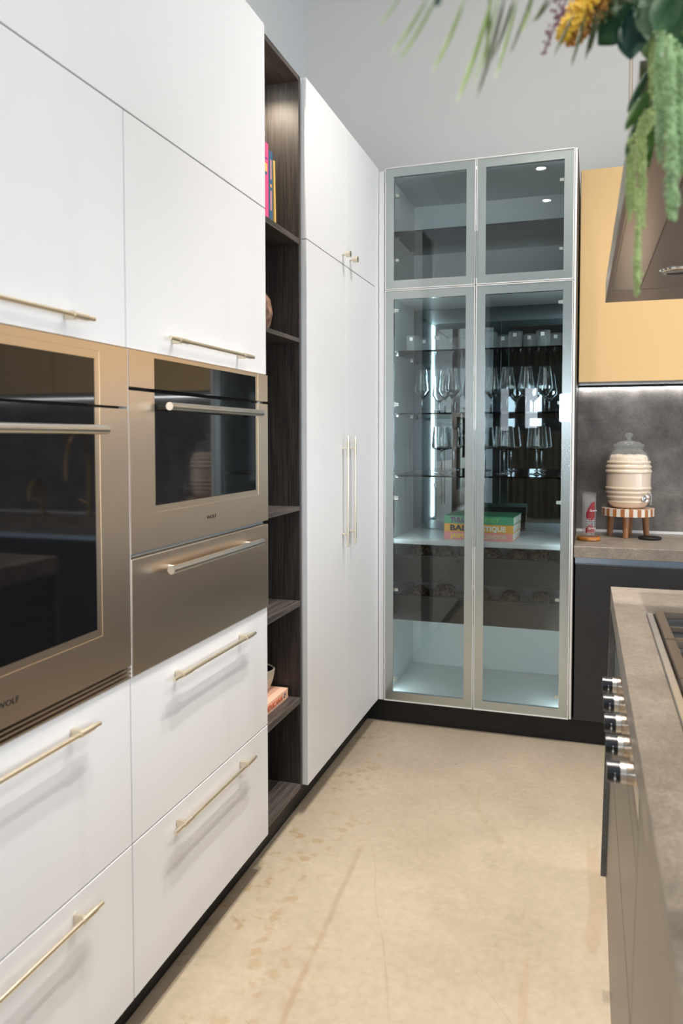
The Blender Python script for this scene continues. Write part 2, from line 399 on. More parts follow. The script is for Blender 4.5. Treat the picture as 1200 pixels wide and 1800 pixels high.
# ------------------------------------------------------------------ room shell
FL = -.015; CH = 3.95
def struct(o): o['kind'] = 'structure'; return o
struct(box('floor', -.7, 5.5, -5.6, 4.3, FL-.1, FL, 'concrete_floor'))
struct(box('ceiling', -.7, 5.5, -5.6, 4.3, CH, CH+.1, 'ceiling_paint'))
struct(box('wall_left', -.7, -.6025, -5.6, 4.3, FL, CH, 'wall_paint_left'))
struct(box('wall_back', -.6025, 5.5, 4.2, 4.3, FL, CH, 'wall_paint'))
struct(box('wall_right', 5.4, 5.5, -5.6, 4.2, FL, CH, 'wall_white'))
struct(box('wall_rear', -.6025, 5.4, -5.6, -5.5, FL, CH, 'wall_dark'))
def window(n, axis, c, wd, z0, z1):
    t = .045; lst = []
    if axis == 'y':   # on the rear wall
        a, b = c-wd/2, c+wd/2; P = lambda u0, u1, q0, q1, dz0, dz1: (u0, u1, -5.499+q0, -5.499+q1, dz0, dz1)
    else:
        a, b = c-wd/2, c+wd/2; P = lambda u0, u1, q0, q1, dz0, dz1: (5.399-q1, 5.399-q0, u0, u1, dz0, dz1)
    fr = boxes('window_%d' % n, [P(a-t, a, 0, .07, z0-t, z1+t), P(b, b+t, 0, .07, z0-t, z1+t), P(a, b, 0, .07, z0-t, z0), P(a, b, 0, .07, z1, z1+t)], 'window_frame')
    struct(fr)
for i, (x, wd, z0, z1, pw) in enumerate(REAR): window(i+1, 'y', x, wd+.02, z0-.01, z1+.01)
for i, y in enumerate((-4.2, -2.3, -.4, 1.5)): window(i+6, 'x', y, 1.54, .48, 2.72)  # unseen right wall windows, added as soft fill for the left doors

bm = bmesh.new(); prev = None; nn = 120
for i in range(nn+1):
    x = -.55+2.0*i/nn; y = -5.38+.035*math.sin(i*.9)+.015*math.sin(i*.37); a = bm.verts.new((x, y, FL+.01)); b = bm.verts.new((x, y, 1.48))
    if prev: bm.faces.new((prev[0], a, b, prev[1]))
    prev = (a, b)
tag(finish('curtain', bm, 'curtain', smooth=True), 'brown pleated half curtain below the rear windows', 'curtain')
# ------------------------------------------------------------------ ceiling downlights (real lamps)
def downlight(x, y, power, size=R_(152), label='', col=(1, .945, .875)):
    d = thing('downlight', label, 'downlight', (x, y, CH), 'recessed downlights in the ceiling')
    lathe('trim_ring', [(.052, -.001), (.062, -.001), (.064, -.006), (.050, -.010), (.046, -.001)], (x, y, CH), 'ceiling_paint', d, 24)
    lathe('lens', [(0, -.004), (.045, -.004), (.045, -.0015), (0, -.0015)], (x, y, CH), 'lamp_warm', d, 24)
    l = bpy.data.lights.new('downlight_beam', 'SPOT'); l.energy = power; l.color = col; l.spot_size = size; l.spot_blend = 1; l.shadow_soft_size = .014
    o = bpy.data.objects.new('downlight_beam', l); C.objects.link(o); o.parent = d; o.location = (0, 0, -.03)
    return d
DL = [(.48, -1.65, 14, 90, 'over the aisle behind the camera'), (.48, -.6, 16, 90, 'over the aisle just behind the camera'), (.72, .50, 45, 50, 'above the large wall oven'), (.66, 2.80, 60, 80, 'in front of the tall white doors'),
      (.70, 1.15, 130, 48, 'above the near half of the aisle'), (.95, 1.60, 250, 53, 'above the aisle beside the cooktop'), (.72, 2.10, 240, 50, 'above the far half of the aisle'), (2.3, .8, 70, 120, 'beyond the island, near end'),
      (2.3, 2.5, 60, 120, 'beyond the island, far end'), (1.95, 2.6, 70, 118, 'before the gold taps'), (2.9, -1.5, 40, 120, 'near the right hand wall'), (1.6, -2.8, 20, 110, 'towards the rear windows'), (.95, 2.56, 165, 100, 'in front of the drink jar')]
for x, y, pw, cone, wh in DL: downlight(x, y, pw, R_(cone), label='small round recessed ceiling downlight '+wh)

# ------------------------------------------------------------------ handles
def bar_pull(parent, x, y0, y1, z, posts, r=.005, mats=('champagne', 'champagne_post')):
    h = cyl('handle', (x, y0, z), (x, y1, z), r, mats[0], parent, n=16)
    h['label'] = 'slim champagne metal bar handle'
    for k, p in enumerate(posts):
        s = -1 if k == 0 else 1
        bm = bmesh.new(); bbox(bm, 0.0005, x, p-.004, p+.004, z-.0085, z+.0085, .001)
        bcyl(bm, (x, p-.006, z), (x, p+.038, z), r*1.35, n=16)
        finish('handle_post', bm, mats[1], h, smooth=35)
    return h
def bar_pull_v(parent, x, y, z0, z1, posts, r=.0048):
    h = cyl('handle', (x, y, z0), (x, y, z1), r, 'champagne', parent, n=16)
    h['label'] = 'slim upright champagne metal bar handle'
    for p in posts:
        bm = bmesh.new(); bbox(bm, 0.0005, x, y-.006, y+.006, p-.004, p+.004, .001)
        bcyl(bm, (x, y, p-.03), (x, y, p+.03), r*1.3, n=16)
        finish('handle_post', bm, 'champagne_post', h, smooth=35)
    return h

# ------------------------------------------------------------------ left run: oven towers
yT, yA, yB, yC = .6987, 1.4607, 2.2227, 2.5835
zb, zd2, zd1, zo, zs, zt = .10, .4564, .8338, 1.5578, 2.0682, 2.6238
def tower(y0, y1, label, hy, extra=()):
    t = thing('oven_tower', label, 'cabinet', (-.3, (y0+y1)/2, FL), 'tall oven cabinets in the white wall')
    e = .0006; y0 += e; y1 -= e; lo = -.585; hi = -.022
    boxes('carcass', [(lo, hi, y0, y0+.017, zb, zs), (lo, hi, y1-.017, y1, zb, zs), (lo, hi, y0+.017, y1-.017, zb, zb+.017), (lo, hi, y0+.017, y1-.017, zs-.019, zs-.002),
                      (lo, lo+.01, y0+.017, y1-.017, zb+.017, zs-.019), (lo+.01, hi, y0+.017, y1-.017, zd1-.022, zd1-.006), (lo+.01, hi, y0+.017, y1-.017, zo+.005, zo+.021)] + list(extra), 'white_edge', t)
    for a, b in ((zb, zd2-.0015), (zd2+.0015, zd1-.002)):
        d = box('drawer_front', -.02, 0, y0+.001, y1-.001, a, b, 'white_laminate', t, .0012)
        z = .786 if b > .6 else .413
        bar_pull(d, .0235, hy-.235, hy+.235, z, (hy-.187, hy+.176))
    d = box('door', -.02, 0, y0+.001, y1-.001, zo+.002, zs-.0015, 'white_laminate', t, .0012)
    bar_pull(d, .0235, hy-.235, hy+.235, 1.598, (hy-.187, hy+.176))
    legs([(-.5, -.46, y0+.05, y0+.09, FL, zb), (-.5, -.46, y1-.09, y1-.05, FL, zb), (-.13, -.09, y0+.05, y0+.09, FL, zb), (-.13, -.09, y1-.09, y1-.05, FL, zb)], t)
    return t
tower(yT, yA, 'white tall cabinet holding the large wall oven, nearest the camera', 1.0797)
tower(yA, yB, 'white tall cabinet holding the small oven and warming drawer, beside the open shelves', 1.8417)
box('edge_strip', -.0195, .003, yA-.0018, yA+.0018, zd1+.001, zo-.001, 'white_edge', bpy.data.objects['oven_tower.001'])
t = thing('bridge_cabinet', 'wide white top cabinet spanning above both oven towers', 'cabinet', (-.3, yA, zs))
box('carcass', -.585, -.022, yT, yB-.0006, zs, zt, 'white_edge', t)
box('lift_door', -.02, 0, yT+.001, yB-.0016, zs+.0015, zt, 'white_laminate', t, .0012)

# ------------------------------------------------------------------ appliances
def window_panel(parent, y0, y1, z0, z1, x):
    return box('glass_panel', x-.004, x, y0, y1, z0, z1, 'black_glass', parent)
def face_with_ridge(name, parent, y0, y1, z0, z1, wy0, wy1, wz0, wz1, x, open_top=False, open_bottom=False):
    # steel face around an opening, with a shallow stepped border
    bm = bmesh.new(); rd = .016
    T = z1 if open_top else min(wz1+rd, z1-.002); B = z0 if open_bottom else wz0-rd
    def ring(yi0, yi1, zi0, zi1, yo0, yo1, zo0, zo1, xa, xb):
        bbox(bm, xa, xb, yo0, yi0, zo0, zo1); bbox(bm, xa, xb, yi1, yo1, zo0, zo1)
        if zo1 > zi1: bbox(bm, xa, xb, yi0, yi1, zi1, zo1)
        if zi0 > zo0: bbox(bm, xa, xb, yi0, yi1, zo0, zi0)
    ring(wy0-rd, wy1+rd, B, T, y0, y1, z0, z1, -.018, x)
    ring(wy0, wy1, wz0 if not open_bottom else z0, wz1 if not open_top else z1, wy0-rd, wy1+rd, B, T, -.018, x-.0009)
    return finish(name, bm, 'steel', parent)
def oven_handle(parent, x, y0, y1, z, r=.0095):
    h = cyl('handle', (x, y0, z), (x, y1, z), r, 'steel_bar', parent, n=28)
    for p in (y0+.045, y1-.045):
        bm = bmesh.new(); bcyl(bm, (.003, p, z), (x, p, z), .0055, n=16); finish('handle_post', bm, 'steel_shiny', h, smooth=35)
    return h
X = .005
# large oven (left)
o1 = thing('wall_oven', 'large stainless steel wall oven with black glass door and bar handle', 'oven', (-.25, 1.08, zd1))
a0, a1 = yT+.003, yA-.003
box('oven_body', -.55, -.02, a0+.03, a1-.03, zd1-.004, zo-.006, 'black_void', o1)
cp = face_with_ridge('control_panel', o1, a0, a1, 1.431, zo-.001, .818, 1.3405, 1.431, 1.5243, X, open_bottom=True)
box('display_glass', -.016, X-.0016, .8185, 1.340, 1.4315, 1.524, 'black_glass', cp)
dr = face_with_ridge('oven_door', o1, a0, a1, .8625, 1.4255, .818, 1.3395, .9695, 1.4255, X, open_top=True)
box('door_glass', -.016, X-.0016, .8185, 1.339, .970, 1.425, 'black_glass', dr)
oven_handle(dr, .036, .827, 1.333, 1.380)
for k in range(3):
    box('vent_slat', -.012, X-.001, a0, a1, .8345+k*.0092, .8385+k*.0092, 'steel', o1)
box('hinge_gap', -.019, -.012, a0+.01, a1-.01, .8345, 1.5, 'black_void', o1)
text('brand_lettering', 'WOLF', .0155, 'black_void', dr, (X+.0002, 1.0525, .8985), (0, 1, 0), (0, 0, 1), .054)
# small oven (right)
o2 = thing('compact_oven', 'compact stainless steel oven with black glass window above the warming drawer', 'oven', (-.25, 1.84, 1.1045))
b0, b1 = yA+.003, yB-.002
box('oven_body', -.55, -.02, b0+.03, b1-.03, 1.1045, zo-.006, 'black_void', o2)
cp = face_with_ridge('control_panel', o2, b0, b1, 1.4755, zo-.001, 1.566, 2.133, 1.4755, 1.5465, X, open_bottom=True)
box('display_glass', -.016, X-.0016, 1.5665, 2.1325, 1.476, 1.546, 'black_glass', cp)
dr = face_with_ridge('oven_door', o2, b0, b1, 1.107, 1.4675, 1.566, 2.133, 1.2065, 1.4675, X, open_top=True)
box('door_glass', -.016, X-.0016, 1.5665, 2.1325, 1.207, 1.467, 'black_glass', dr)
oven_handle(dr, .036, 1.578, 2.104, 1.4365)
text('brand_lettering', 'WOLF', .0135, 'black_void', dr, (X+.0002, 1.8145, 1.150), (0, 1, 0), (0, 0, 1), .054)
# warming drawer
o3 = thing('warming_drawer', 'plain stainless steel warming drawer under the compact oven', 'warming drawer', (-.25, 1.84, zd1))
box('drawer_body', -.55, -.021, b0+.03, b1-.03, zd1-.003, 1.0955, 'black_void', o3)
d = box('drawer_front', -.018, X, b0, b1, zd1, 1.0945, 'steel', o3, .001)
oven_handle(d, .036, 1.578, 2.104, 1.0547)
box('top_rail', -.0205, -.010, b0+.006, b1-.006, 1.096, 1.104, 'channel_alu', o3)

# ------------------------------------------------------------------ open shelf column
t = thing('open_shelf_unit', 'dark wood open shelf column between ovens and white tall doors', 'shelf unit', (-.3, 2.4, FL))
s0, s1, xf, xb = yB+.0005, yC-.001, -.021, -.585
for a, b in ((s0, s0+.018), (s1-.018, s1)): box('side_panel', xb, xf, a, b, .10, 2.6251, 'dark_wood', t, .0008)
box('back_panel', xb, xb+.01, s0+.018, s1-.018, .10, 2.6251, 'dark_wood', t)
box('top_panel', xb+.01, xf, s0+.018, s1-.018, 2.607, 2.6251, 'dark_wood_long', t, .0008)
box('bottom_panel', xb+.01, xf, s0+.018, s1-.018, .093, .1117, 'dark_wood_long', t, .0008)
for z, th in ((2.0632, .02), (1.7146, .0145), (1.1198, .0155), (.781, .0205), (.4294, .022)):
    box('shelf', xb+.01, xf, s0+.018, s1-.018, z-th, z, 'dark_wood_long', t, .0008)

pk = lathe('puck_light', [(0, -.004), (.018, -.004), (.022, -.002), (.024, 0), (0, 0)], (-.13, 2.415, 2.6068), 'lamp_warm', t, 20)
l = bpy.data.lights.new('puck_beam', 'SPOT'); l.energy = 9; l.color = (1, .86, .66); l.spot_size = R_(150); l.spot_blend = .6; l.shadow_soft_size = .012
lo_ = bpy.data.objects.new('puck_beam', l); C.objects.link(lo_); lo_.parent = pk; lo_.location = (0, 0, -.008)
# ------------------------------------------------------------------ tall white cabinet
t = thing('tall_cabinet', 'tall white double door cabinet in the corner beside the glass cabinet', 'cabinet', (-.3, 3.05, FL))
box('carcass', -.585, -.022, yC+.001, 3.556, zb, zt, 'white_edge', t)
yD, yE = 3.0485, 3.494
for k, (a, b) in enumerate(((yC+.002, yD-.0015), (yD+.0015, yE))):
    d = box('lower_door', -.02, 0, a, b, zb, 2.0655-.0015, 'white_laminate', t, .001)
    bar_pull_v(d, .0228, 3.0008 if k == 0 else 3.1029, .916, 1.372, (.970, 1.3186))
    d = box('upper_door', -.02, 0, a, b, 2.0655+.0015, zt, 'white_laminate', t, .001)
    y = 3.0025 if k == 0 else 3.1035
    bm = bmesh.new(); bcyl(bm, (.0003, y, 2.104), (.018, y, 2.104), .0045, n=14); bcyl(bm, (.016, y, 2.104), (.034, y, 2.104), .0125, n=20)
    kn = finish('knob', bm, 'champagne_post', d, smooth=35); kn['label'] = 'small round champagne metal knob'
box('filler_panel', -.02, 0, yE+.0008, 3.556, zb, zt, 'white_laminate', t)
box('corner_filler', .0006, .0265, 3.562, 3.58, zb, 2.612, 'white_edge', t)
legs([(-.5, -.46, 2.65, 2.69, FL, zb), (-.5, -.46, 3.4, 3.44, FL, zb), (-.13, -.09, 2.65, 2.69, FL, zb), (-.13, -.09, 3.4, 3.44, FL, zb)], t)

struct(box('baseboard_left', -.079, -.064, yT, 3.60, FL, zb-.002, 'kick_black'))
struct(box('baseboard_back', -.063, 3.55, 3.602, 3.618, FL, zb-.002, 'kick_black'))

# ------------------------------------------------------------------ glass display cabinet
G0 = 3.56; gx0, gxm, gx1 = .029, .4564, .884; gz = 2.058
gc = thing('display_cabinet', 'tall aluminium framed glass door cabinet with lit interior in the corner', 'cabinet', (.456, 3.85, FL))
cf, cb = 3.586, 4.13
box('side_panel', gx0, .05, cf, cb, .108, 2.616, 'grey_interior', gc)
box('side_panel', .864, gx1, cf, cb, .108, 2.616, 'grey_interior', gc)
box('outer_panel', gx1+.001, gx1+.010, 3.562, 4.145, .1, 2.624, 'trim_alu', gc)
box('outer_edge', gx1+.0105, gx1+.0135, 3.566, 4.145, .1, 2.62, 'cabinet_edge', gc)
box('top_panel', .05, .864, cf, cb, 2.596, 2.616, 'grey_interior', gc)
box('bottom_panel', .05, .864, cf, cb, .108, .131, 'grey_interior', gc)
box('back_panel', .05, .864, 4.112, cb, .131, 2.596, 'grey_interior', gc)
box('divider', .05, .864, cf, 4.112, gz-.011, gz+.011, 'grey_interior', gc)
box('mirror_back', .051, .863, 4.104, 4.1115, .875, gz-.012, 'mirror_smoked', gc)
box('middle_shelf', .051, .863, 3.632, 4.1035, .850, .871, 'white_shelf', gc, .001)
for z in (2.343, 1.776, 1.479, 1.180):
    zz = z; box('glass_shelf', .0515, .8625, 3.632, 4.10, zz-.004, zz+.004, 'shelf_glass', gc)
    for x in (.0512, .8508):
        for y in (3.70, 4.02): box('shelf_pin', x, x+.012, y, y+.012, zz-.013, zz-.0045, 'hinge_metal', gc)
for x in (.0508, .8542):
    box('led_strip', x, x+.009, 3.596, 3.606, .885, gz-.02, 'led_cool', gc)
    box('led_strip', x, x+.009, 3.596, 3.606, .14, .44, 'led_cool', gc)  # extra hidden strips, added to brighten the bottom compartment
box('led_strip', .07, .845, 3.5865, 3.5925, 2.589, 2.5955, 'led_dim', gc)
for (z0, z1) in ((.664, .795), (.473, .597)):
    d = box('inner_drawer', .052, .862, 3.655, 3.673, z0, z1, 'drawer_wood', gc, .001)
    zb_ = z1-.05
    boxes('drawer_box', [(.056, .066, 3.674, 4.08, z0+.01, z1-.004), (.848, .858, 3.674, 4.08, z0+.01, z1-.004), (.066, .848, 4.07, 4.08, z0+.01, z1-.004), (.066, .848, 3.674, 4.07, zb_-.01, zb_)], 'grey_interior', d)
def glass_door(x0, x1, z0, z1, hinge_left, hinges, pull):
    d = thing('x', None, None, ((x0+x1)/2, G0, z0)); d.name = 'glass_door'
    BASE[d.name] = Vector(((x0+x1)/2, G0, z0)); d.parent = gc; d.location = BASE[d.name]-BASE[gc.name]
    e = .0016; x0 += e; x1 -= e; z0 += e; z1 -= e; F = .0425; y0, y1 = G0+.002, G0+.022
    bm = bmesh.new()   # mitred frame
    def rail(o1, o2, i2, i1):
        vs = []
        for y in (y0, y1):
            for p in (o1, o2, i2, i1): vs.append(bm.verts.new((p[0], y, p[1])))
        for q in ((0, 1, 2, 3), (7, 6, 5, 4), (0, 4, 5, 1), (1, 5, 6, 2), (2, 6, 7, 3), (3, 7, 4, 0)): bm.faces.new([vs[i] for i in q])
    O = [(x0, z0), (x1, z0), (x1, z1), (x0, z1)]; I = [(x0+F, z0+F), (x1-F, z0+F), (x1-F, z1-F), (x0+F, z1-F)]
    for k in range(4): rail(O[k], O[(k+1) % 4], I[(k+1) % 4], I[k])
    bmesh.ops.recalc_face_normals(bm, faces=bm.faces); finish('door_frame', bm, 'frame_alu', d)
    w_ = .0036
    boxes('edge_trim', [(x0, x0+w_, G0-.003, y0, z0, z1), (x1-w_, x1, G0-.003, y0, z0, z1), (x0+w_, x1-w_, G0-.003, y0, z0, z0+w_), (x0+w_, x1-w_, G0-.003, y0, z1-w_, z1)], 'trim_alu', d)
    box('pane', x0+F-.004, x1-F+.004, G0+.009, G0+.0125, z0+F-.004, z1-F+.004, 'pane_glass', d)
    for z in hinges:
        xa = x0+F+.002 if hinge_left else x1-F-.020
        boxes('hinge', [(xa, xa+.018, y1+.0005, y1+.02, z-.007, z+.007), ((xa-.014 if hinge_left else xa+.018), (xa if hinge_left else xa+.030), y1+.004, y1+.012, z-.011, z+.011)], 'hinge_metal', d, .001)
    xp = x1-.007 if hinge_left else x0+.001
    box('finger_pull', xp, xp+.006, G0-.004, G0-.0012, pull[0], pull[1], 'frame_alu', d)
    return d
HL = (1.965, 1.522, 1.077, .634, .196); HR = (1.966, 1.52, 1.072, .632, .188)
glass_door(gx0, gxm, .0975, gz, True, HL, (.86, 1.40)); glass_door(gxm, gx1, .0975, gz, False, HR, (.86, 1.40))
glass_door(gx0, gxm, gz, 2.6265, True, (2.2, 2.5), (2.09, 2.30)); glass_door(gxm, gx1, gz, 2.6265, False, (2.2, 2.5), (2.09, 2.30))
for d in gc.children:
    if d.name.startswith('glass_door'):
        for k in ('label', 'category'):
            if k in d: del d[k]
legs([(x, x+.04, y, y+.04, FL, .108) for x in (.08, .79) for y in (3.68, 4.05)], gc)

# glassware
def wine(name, prof, c, lab, cat, grp):
    return tag(lathe(name, prof, c, 'drink_glass', None, 28, 60), lab, cat, grp)
def shell(outer, th):
    inner = [(max(r-th, 0), z) for r, z in outer]
    return inner
tum = [(0, .0), (.030, .0), (.031, .003), (.034, .082), (.0332, .083), (.0318, .082), (.029, .008), (0, .007)]
proto = None
TX = [(.1265, 3.74), (.1655, 3.86), (.2586, 3.74), (.2981, 3.86), (.3851, 3.74), (.4250, 3.86), (.5037, 3.74), (.5526, 3.86), (.62, 3.74), (.6774, 3.86), (.7469, 3.74), (.7997, 3.86)]
for i, (x, y) in enumerate(TX):
    lab = 'clear straight tumbler with white sticker, %s from left on the upper glass shelf' % ORD[i]
    if proto is None:
        proto = thing('tumbler', lab, 'tumbler', (x, y, 1.7802), 'tumblers on the upper glass shelf')
        lathe('glass_body', tum, (x, y, 1.7802), 'tumbler_glass', proto, 28, 60)
        box('sticker', x-.009, x+.007, y-.0338, y-.0333, 1.7802+.056, 1.7802+.073, 'sticker', proto)
    else: copy_tree(proto, (x, y, 1.7802), lab)
wp = [(0, 0), (.034, 0), (.034, .0015), (.012, .004), (.0042, .010), (.0035, .070), (.006, .078), (.022, .095), (.0405, .118), (.0395, .130), (.0245, .227), (.0238, .2272), (.0375, .131), (.0385, .119), (.021, .098), (.004, .084), (0, .083)]
for i, (x, y) in enumerate(((.1467, 3.87), (.2487, 3.95), (.3063, 3.83), (.4925, 3.87), (.5699, 3.87), (.6626, 3.85), (.7486, 3.87))):
    lab = 'clear angular stemmed wine glass, %s from left on the middle glass shelf' % ORD[i]
    if i == 0: wo = wine('wine_glass', wp, (x, y, 1.4833), lab, 'wine glass', 'wine glasses on the middle glass shelf')
    else: copy_tree(wo, (x, y, 1.4833), lab)
bp_ = [(0, 0), (.042, 0), (.042, .0016), (.016, .004), (.0045, .012), (.0038, .108), (.006, .114), (.040, .122), (.0505, .130), (.0515, .138), (.041, .236), (.0402, .2362), (.0495, .139), (.0485, .132), (.039, .1245), (.004, .1185), (0, .118)]
for i, (x, y) in enumerate(((.238, 3.92), (.4119, 3.92), (.5533, 3.92), (.7134, 3.90))):
    lab = 'large flat-based stemmed red wine glass, %s from left on the lower glass shelf' % ORD[i]
    if i == 0: bo = wine('balloon_glass', bp_, (x, y, 1.1842), lab, 'wine glass', 'large wine glasses on the lower glass shelf')
    else: copy_tree(bo, (x, y, 1.1842), lab)

# three stacked books in the cabinet
BZ = .8715
def stacked_book(z, h, cover, x0, x1, y0, dep, rot, words, lab):
    b = thing('book', lab, 'book', ((x0+x1)/2, y0+dep/2, z), 'books stacked in the glass cabinet')
    t_ = .0028
    boxes('cover', [(x0, x1, y0, y0+dep, z, z+t_), (x0, x1, y0, y0+dep, z+h-t_, z+h), (x0, x1, y0, y0+t_, z+t_, z+h-t_)], cover, b, .0006)
    box('page_block', x0+.003, x1-.003, y0+t_+.0002, y0+dep-.004, z+t_+.0002, z+h-t_-.0002, 'paper', b)
    for (s, col, xa, wd, sz) in words:
        text('spine_lettering', s, sz, col, b, (xa, y0-.0007, z+h*.5-sz*.345), (1, 0, 0), (0, 0, 1), wd, bold=.035)
    b.rotation_euler.z = rot
    return b
H3 = .0385
stacked_book(BZ, H3, 'ink_pink', .297, .628, 3.705, .26, -.06, [('JAIPUR', 'ink_yellow', .330, .105, .03), ('SPLENDOR', 'ink_beige', .466, .135, .027)], 'pink book at the bottom of the stack in the glass cabinet')
stacked_book(BZ+H3+.0004, H3, 'ink_orange', .299, .630, 3.703, .262, -.06, [('BALI', 'ink_black', .326, .09, .036), ('MYSTIQUE', 'ink_white', .436, .158, .034)], 'orange book in the middle of the stack in the glass cabinet')
stacked_book(BZ+2*H3+.0008, H3, 'ink_green', .299, .632, 3.704, .258, -.06, [('TULUM', 'ink_purple', .328, .10, .033), ('GYPSET', 'ink_lightgreen', .450, .115, .028)], 'green book on top of the stack in the glass cabinet')

# upturned patterned bowls in the two inner drawers
dp = [(.052, 0), (.055, .004), (.055, .018), (.057, .022), (.0565, .038), (.050, .060), (.036, .076), (.018, .084), (0, .086)]
dp = [(0, 0)] + dp
k = 0
for row, (ztop, lst) in enumerate(((.795, ((.155, 3.82), (.275, 3.83), (.395, 3.87), (.505, 3.82), (.630, 3.84), (.745, 3.80))), (.597, ((.155, 3.78), (.275, 3.84), (.455, 3.80), (.600, 3.79), (.750, 3.76))))):
    for i, (x, y) in enumerate(lst):
        lab = 'brown patterned upturned bowl, %s from left in the %s inner drawer' % (ORD[i], ('upper', 'lower')[row])
        if k == 0: db = tag(lathe('upturned_bowl', dp, (x, y, ztop-.0495), 'bowl_pattern', None, 24, 50), lab, 'bowl', 'patterned bowls in the inner drawers')
        else:
            c = copy_tree(db, (x, y, ztop-.0495), lab); s = (1, .92, 1.04, .97, .9)[k % 5]; c.scale = (s, s, s); c.rotation_euler.z = k*1.3
        k += 1

# ------------------------------------------------------------------ objects on the open shelves
def vbook(y0, y1, z, h, dep, x, cover, lab, tilt=0, deco=()):
    b = thing('book', lab, 'book', (x-dep/2, (y0+y1)/2, z), 'books on the top open shelf')
    t_ = .002
    boxes('cover', [(x-dep, x, y0, y0+t_, z, z+h), (x-dep, x, y1-t_, y1, z, z+h), (x-t_, x, y0+t_, y1-t_, z, z+h)], cover, b, .0005)
    box('page_block', x-dep+.004, x-t_-.0002, y0+t_+.0002, y1-t_-.0002, z+.003, z+h-.003, 'paper', b)
    for (col, za, zc, wd) in deco:
        box('spine_print', x, x+.0005, (y0+y1)/2-wd/2, (y0+y1)/2+wd/2, za, zc, col, b)
    b.rotation_euler.x = tilt
ZS = 2.0634
vbook(2.330, 2.3885, ZS, .266, .2, -.06, 'ink_magenta', 'tall pink book on the top open shelf', deco=[('ink_mustard', 2.235, 2.262, .034), ('ink_blue', 2.225, 2.2335, .03), ('ink_purple', 2.275, 2.281, .04)])
vbook(2.3925, 2.4235, ZS, .250, .19, -.06, 'ink_blue', 'blue book with pink lettering between pink and yellow books on the top shelf', deco=[('ink_salmon', 2.222, 2.286, .011), ('ink_salmon', 2.12, 2.185, .011), ('ink_orange', 2.196, 2.206, .012)])
vbook(2.4355, 2.448, ZS+.0005, .228, .18, -.058, 'ink_mustard', 'thin yellow book leaning against the blue book on the top shelf', tilt=.04)
b = thing('cookbook', 'peach coloured book lying flat on the low open shelf', 'book', (-.16, 2.43, .4296))
y0, y1, x0, x1, z0, z1 = 2.262, 2.548, -.27, -.062, .4297, .4655
boxes('cover', [(x0, x1, y0, y1, z0, z0+.003), (x0, x1, y0, y1, z1-.003, z1), (x1-.003, x1, y0, y1, z0+.003, z1-.003)], 'ink_peach', b, .0006)
box('page_block', x0+.004, x1-.0032, y0+.003, y1-.003, z0+.0032, z1-.0032, 'paper', b)
text('spine_lettering', 'MEXICANA', .026, 'ink_red', b, (x1+.0007, 2.345, z0+.009), (0, 1, 0), (0, 0, 1), .150, bold=.02)
boxes('publisher_mark', [(x1, x1+.0006, 2.508, 2.516, z0+.010, z0+.017), (x1, x1+.0006, 2.514, 2.522, z0+.018, z0+.026)], 'ink_navy', b)
for k in range(5): box('cover_print', -.135-.018*k, -.127-.018*k, 2.40+.008*k, 2.50, z1, z1+.0005, 'ink_salmon', b)
b = thing('stone_bowl', 'small cream bowl with dark inside resting on the peach book', 'bowl', (-.155, 2.475, z1+.0006))
lathe('bowl_body', [(0, 0), (.034, 0), (.050, .014), (.062, .045), (.068, .080), (.064, .084), (.060, .080)], (-.155, 2.475, z1+.0006), 'bowl_cream', b, 30)
lathe('bowl_inside', [(.060, .080), (.054, .045), (.040, .018), (0, .012)], (-.155, 2.475, z1+.0006), 'bowl_dark', b, 30)
lathe('patterned_vase', [(0, 0), (.045, 0), (.062, .03), (.070, .07), (.062, .115), (.04, .145), (.034, .165), (.03, .165), (.03, .15), (0, .14)], (-.13, 2.405, 1.7148), 'vase_pattern', None, 28)
tag(bpy.data.objects['patterned_vase'], 'brown patterned vase barely seen on the second open shelf from top', 'vase')

# ------------------------------------------------------------------ back run to the right
bx = [.904, 1.49, 2.08, 2.67, 3.26]
for i in range(4):
    x0, x1 = bx[i], bx[i+1]
    wh = ('beside the glass cabinet', 'second from the glass cabinet', 'third from the glass cabinet', 'farthest from the glass cabinet')[i]
    t = thing('base_cabinet', 'charcoal base cabinet under the stone counter, '+wh, 'cabinet', ((x0+x1)/2, 3.86, FL), 'charcoal base cabinets on the back wall')
    box('carcass', x0+.001, x1-.001, 3.582, 4.14, zb, .803, 'charcoal', t)
    box('door', x0+.002, x1-.002, 3.562, 3.58, zb, .803, 'charcoal', t, .001)
    legs([(x, x+.04, y, y+.04, FL, zb) for x in (x0+.05, x1-.09) for y in (3.68, 4.05)], t)
    t = thing('wall_cabinet', 'yellow upper cabinet above the stone backsplash, '+wh, 'cabinet', ((x0+x1)/2, 4.0, 1.627), 'yellow upper cabinets')
    box('carcass', x0+.001, x1-.001, 3.872, 4.195, 1.628, 2.612, 'cabinet_edge', t)
    box('door', x0+.002, x1-.002, 3.85, 3.87, 1.627, 2.618, 'yellow_laminate', t, .001)
tag(box('finger_channel', .904, 3.26, 3.578, 3.60, .8035, .8315, 'channel_alu'), 'aluminium grip channel tinted for reflected blue daylight below the back counter', 'channel')
tag(box('back_countertop', .8985, 3.26, 3.56, 4.148, .832, .882, 'counter_stone', None, .0015), 'brown grey stone worktop along the back wall', 'countertop')
t = thing('backsplash', 'dark grey stone backsplash under the yellow cabinets', 'backsplash', (2.08, 4.17, .882))
box('splash_slab', .8985, 3.26, 4.15, 4.1945, .8965, 1.612, 'splash_stone', t)
box('bottom_profile', .8985, 3.26, 4.1475, 4.1945, .8825, .8955, 'trim_alu', t)
t = thing('cabinet_light', 'slim white light strip below the yellow cabinets', 'light strip', (2.08, 4.14, 1.612))
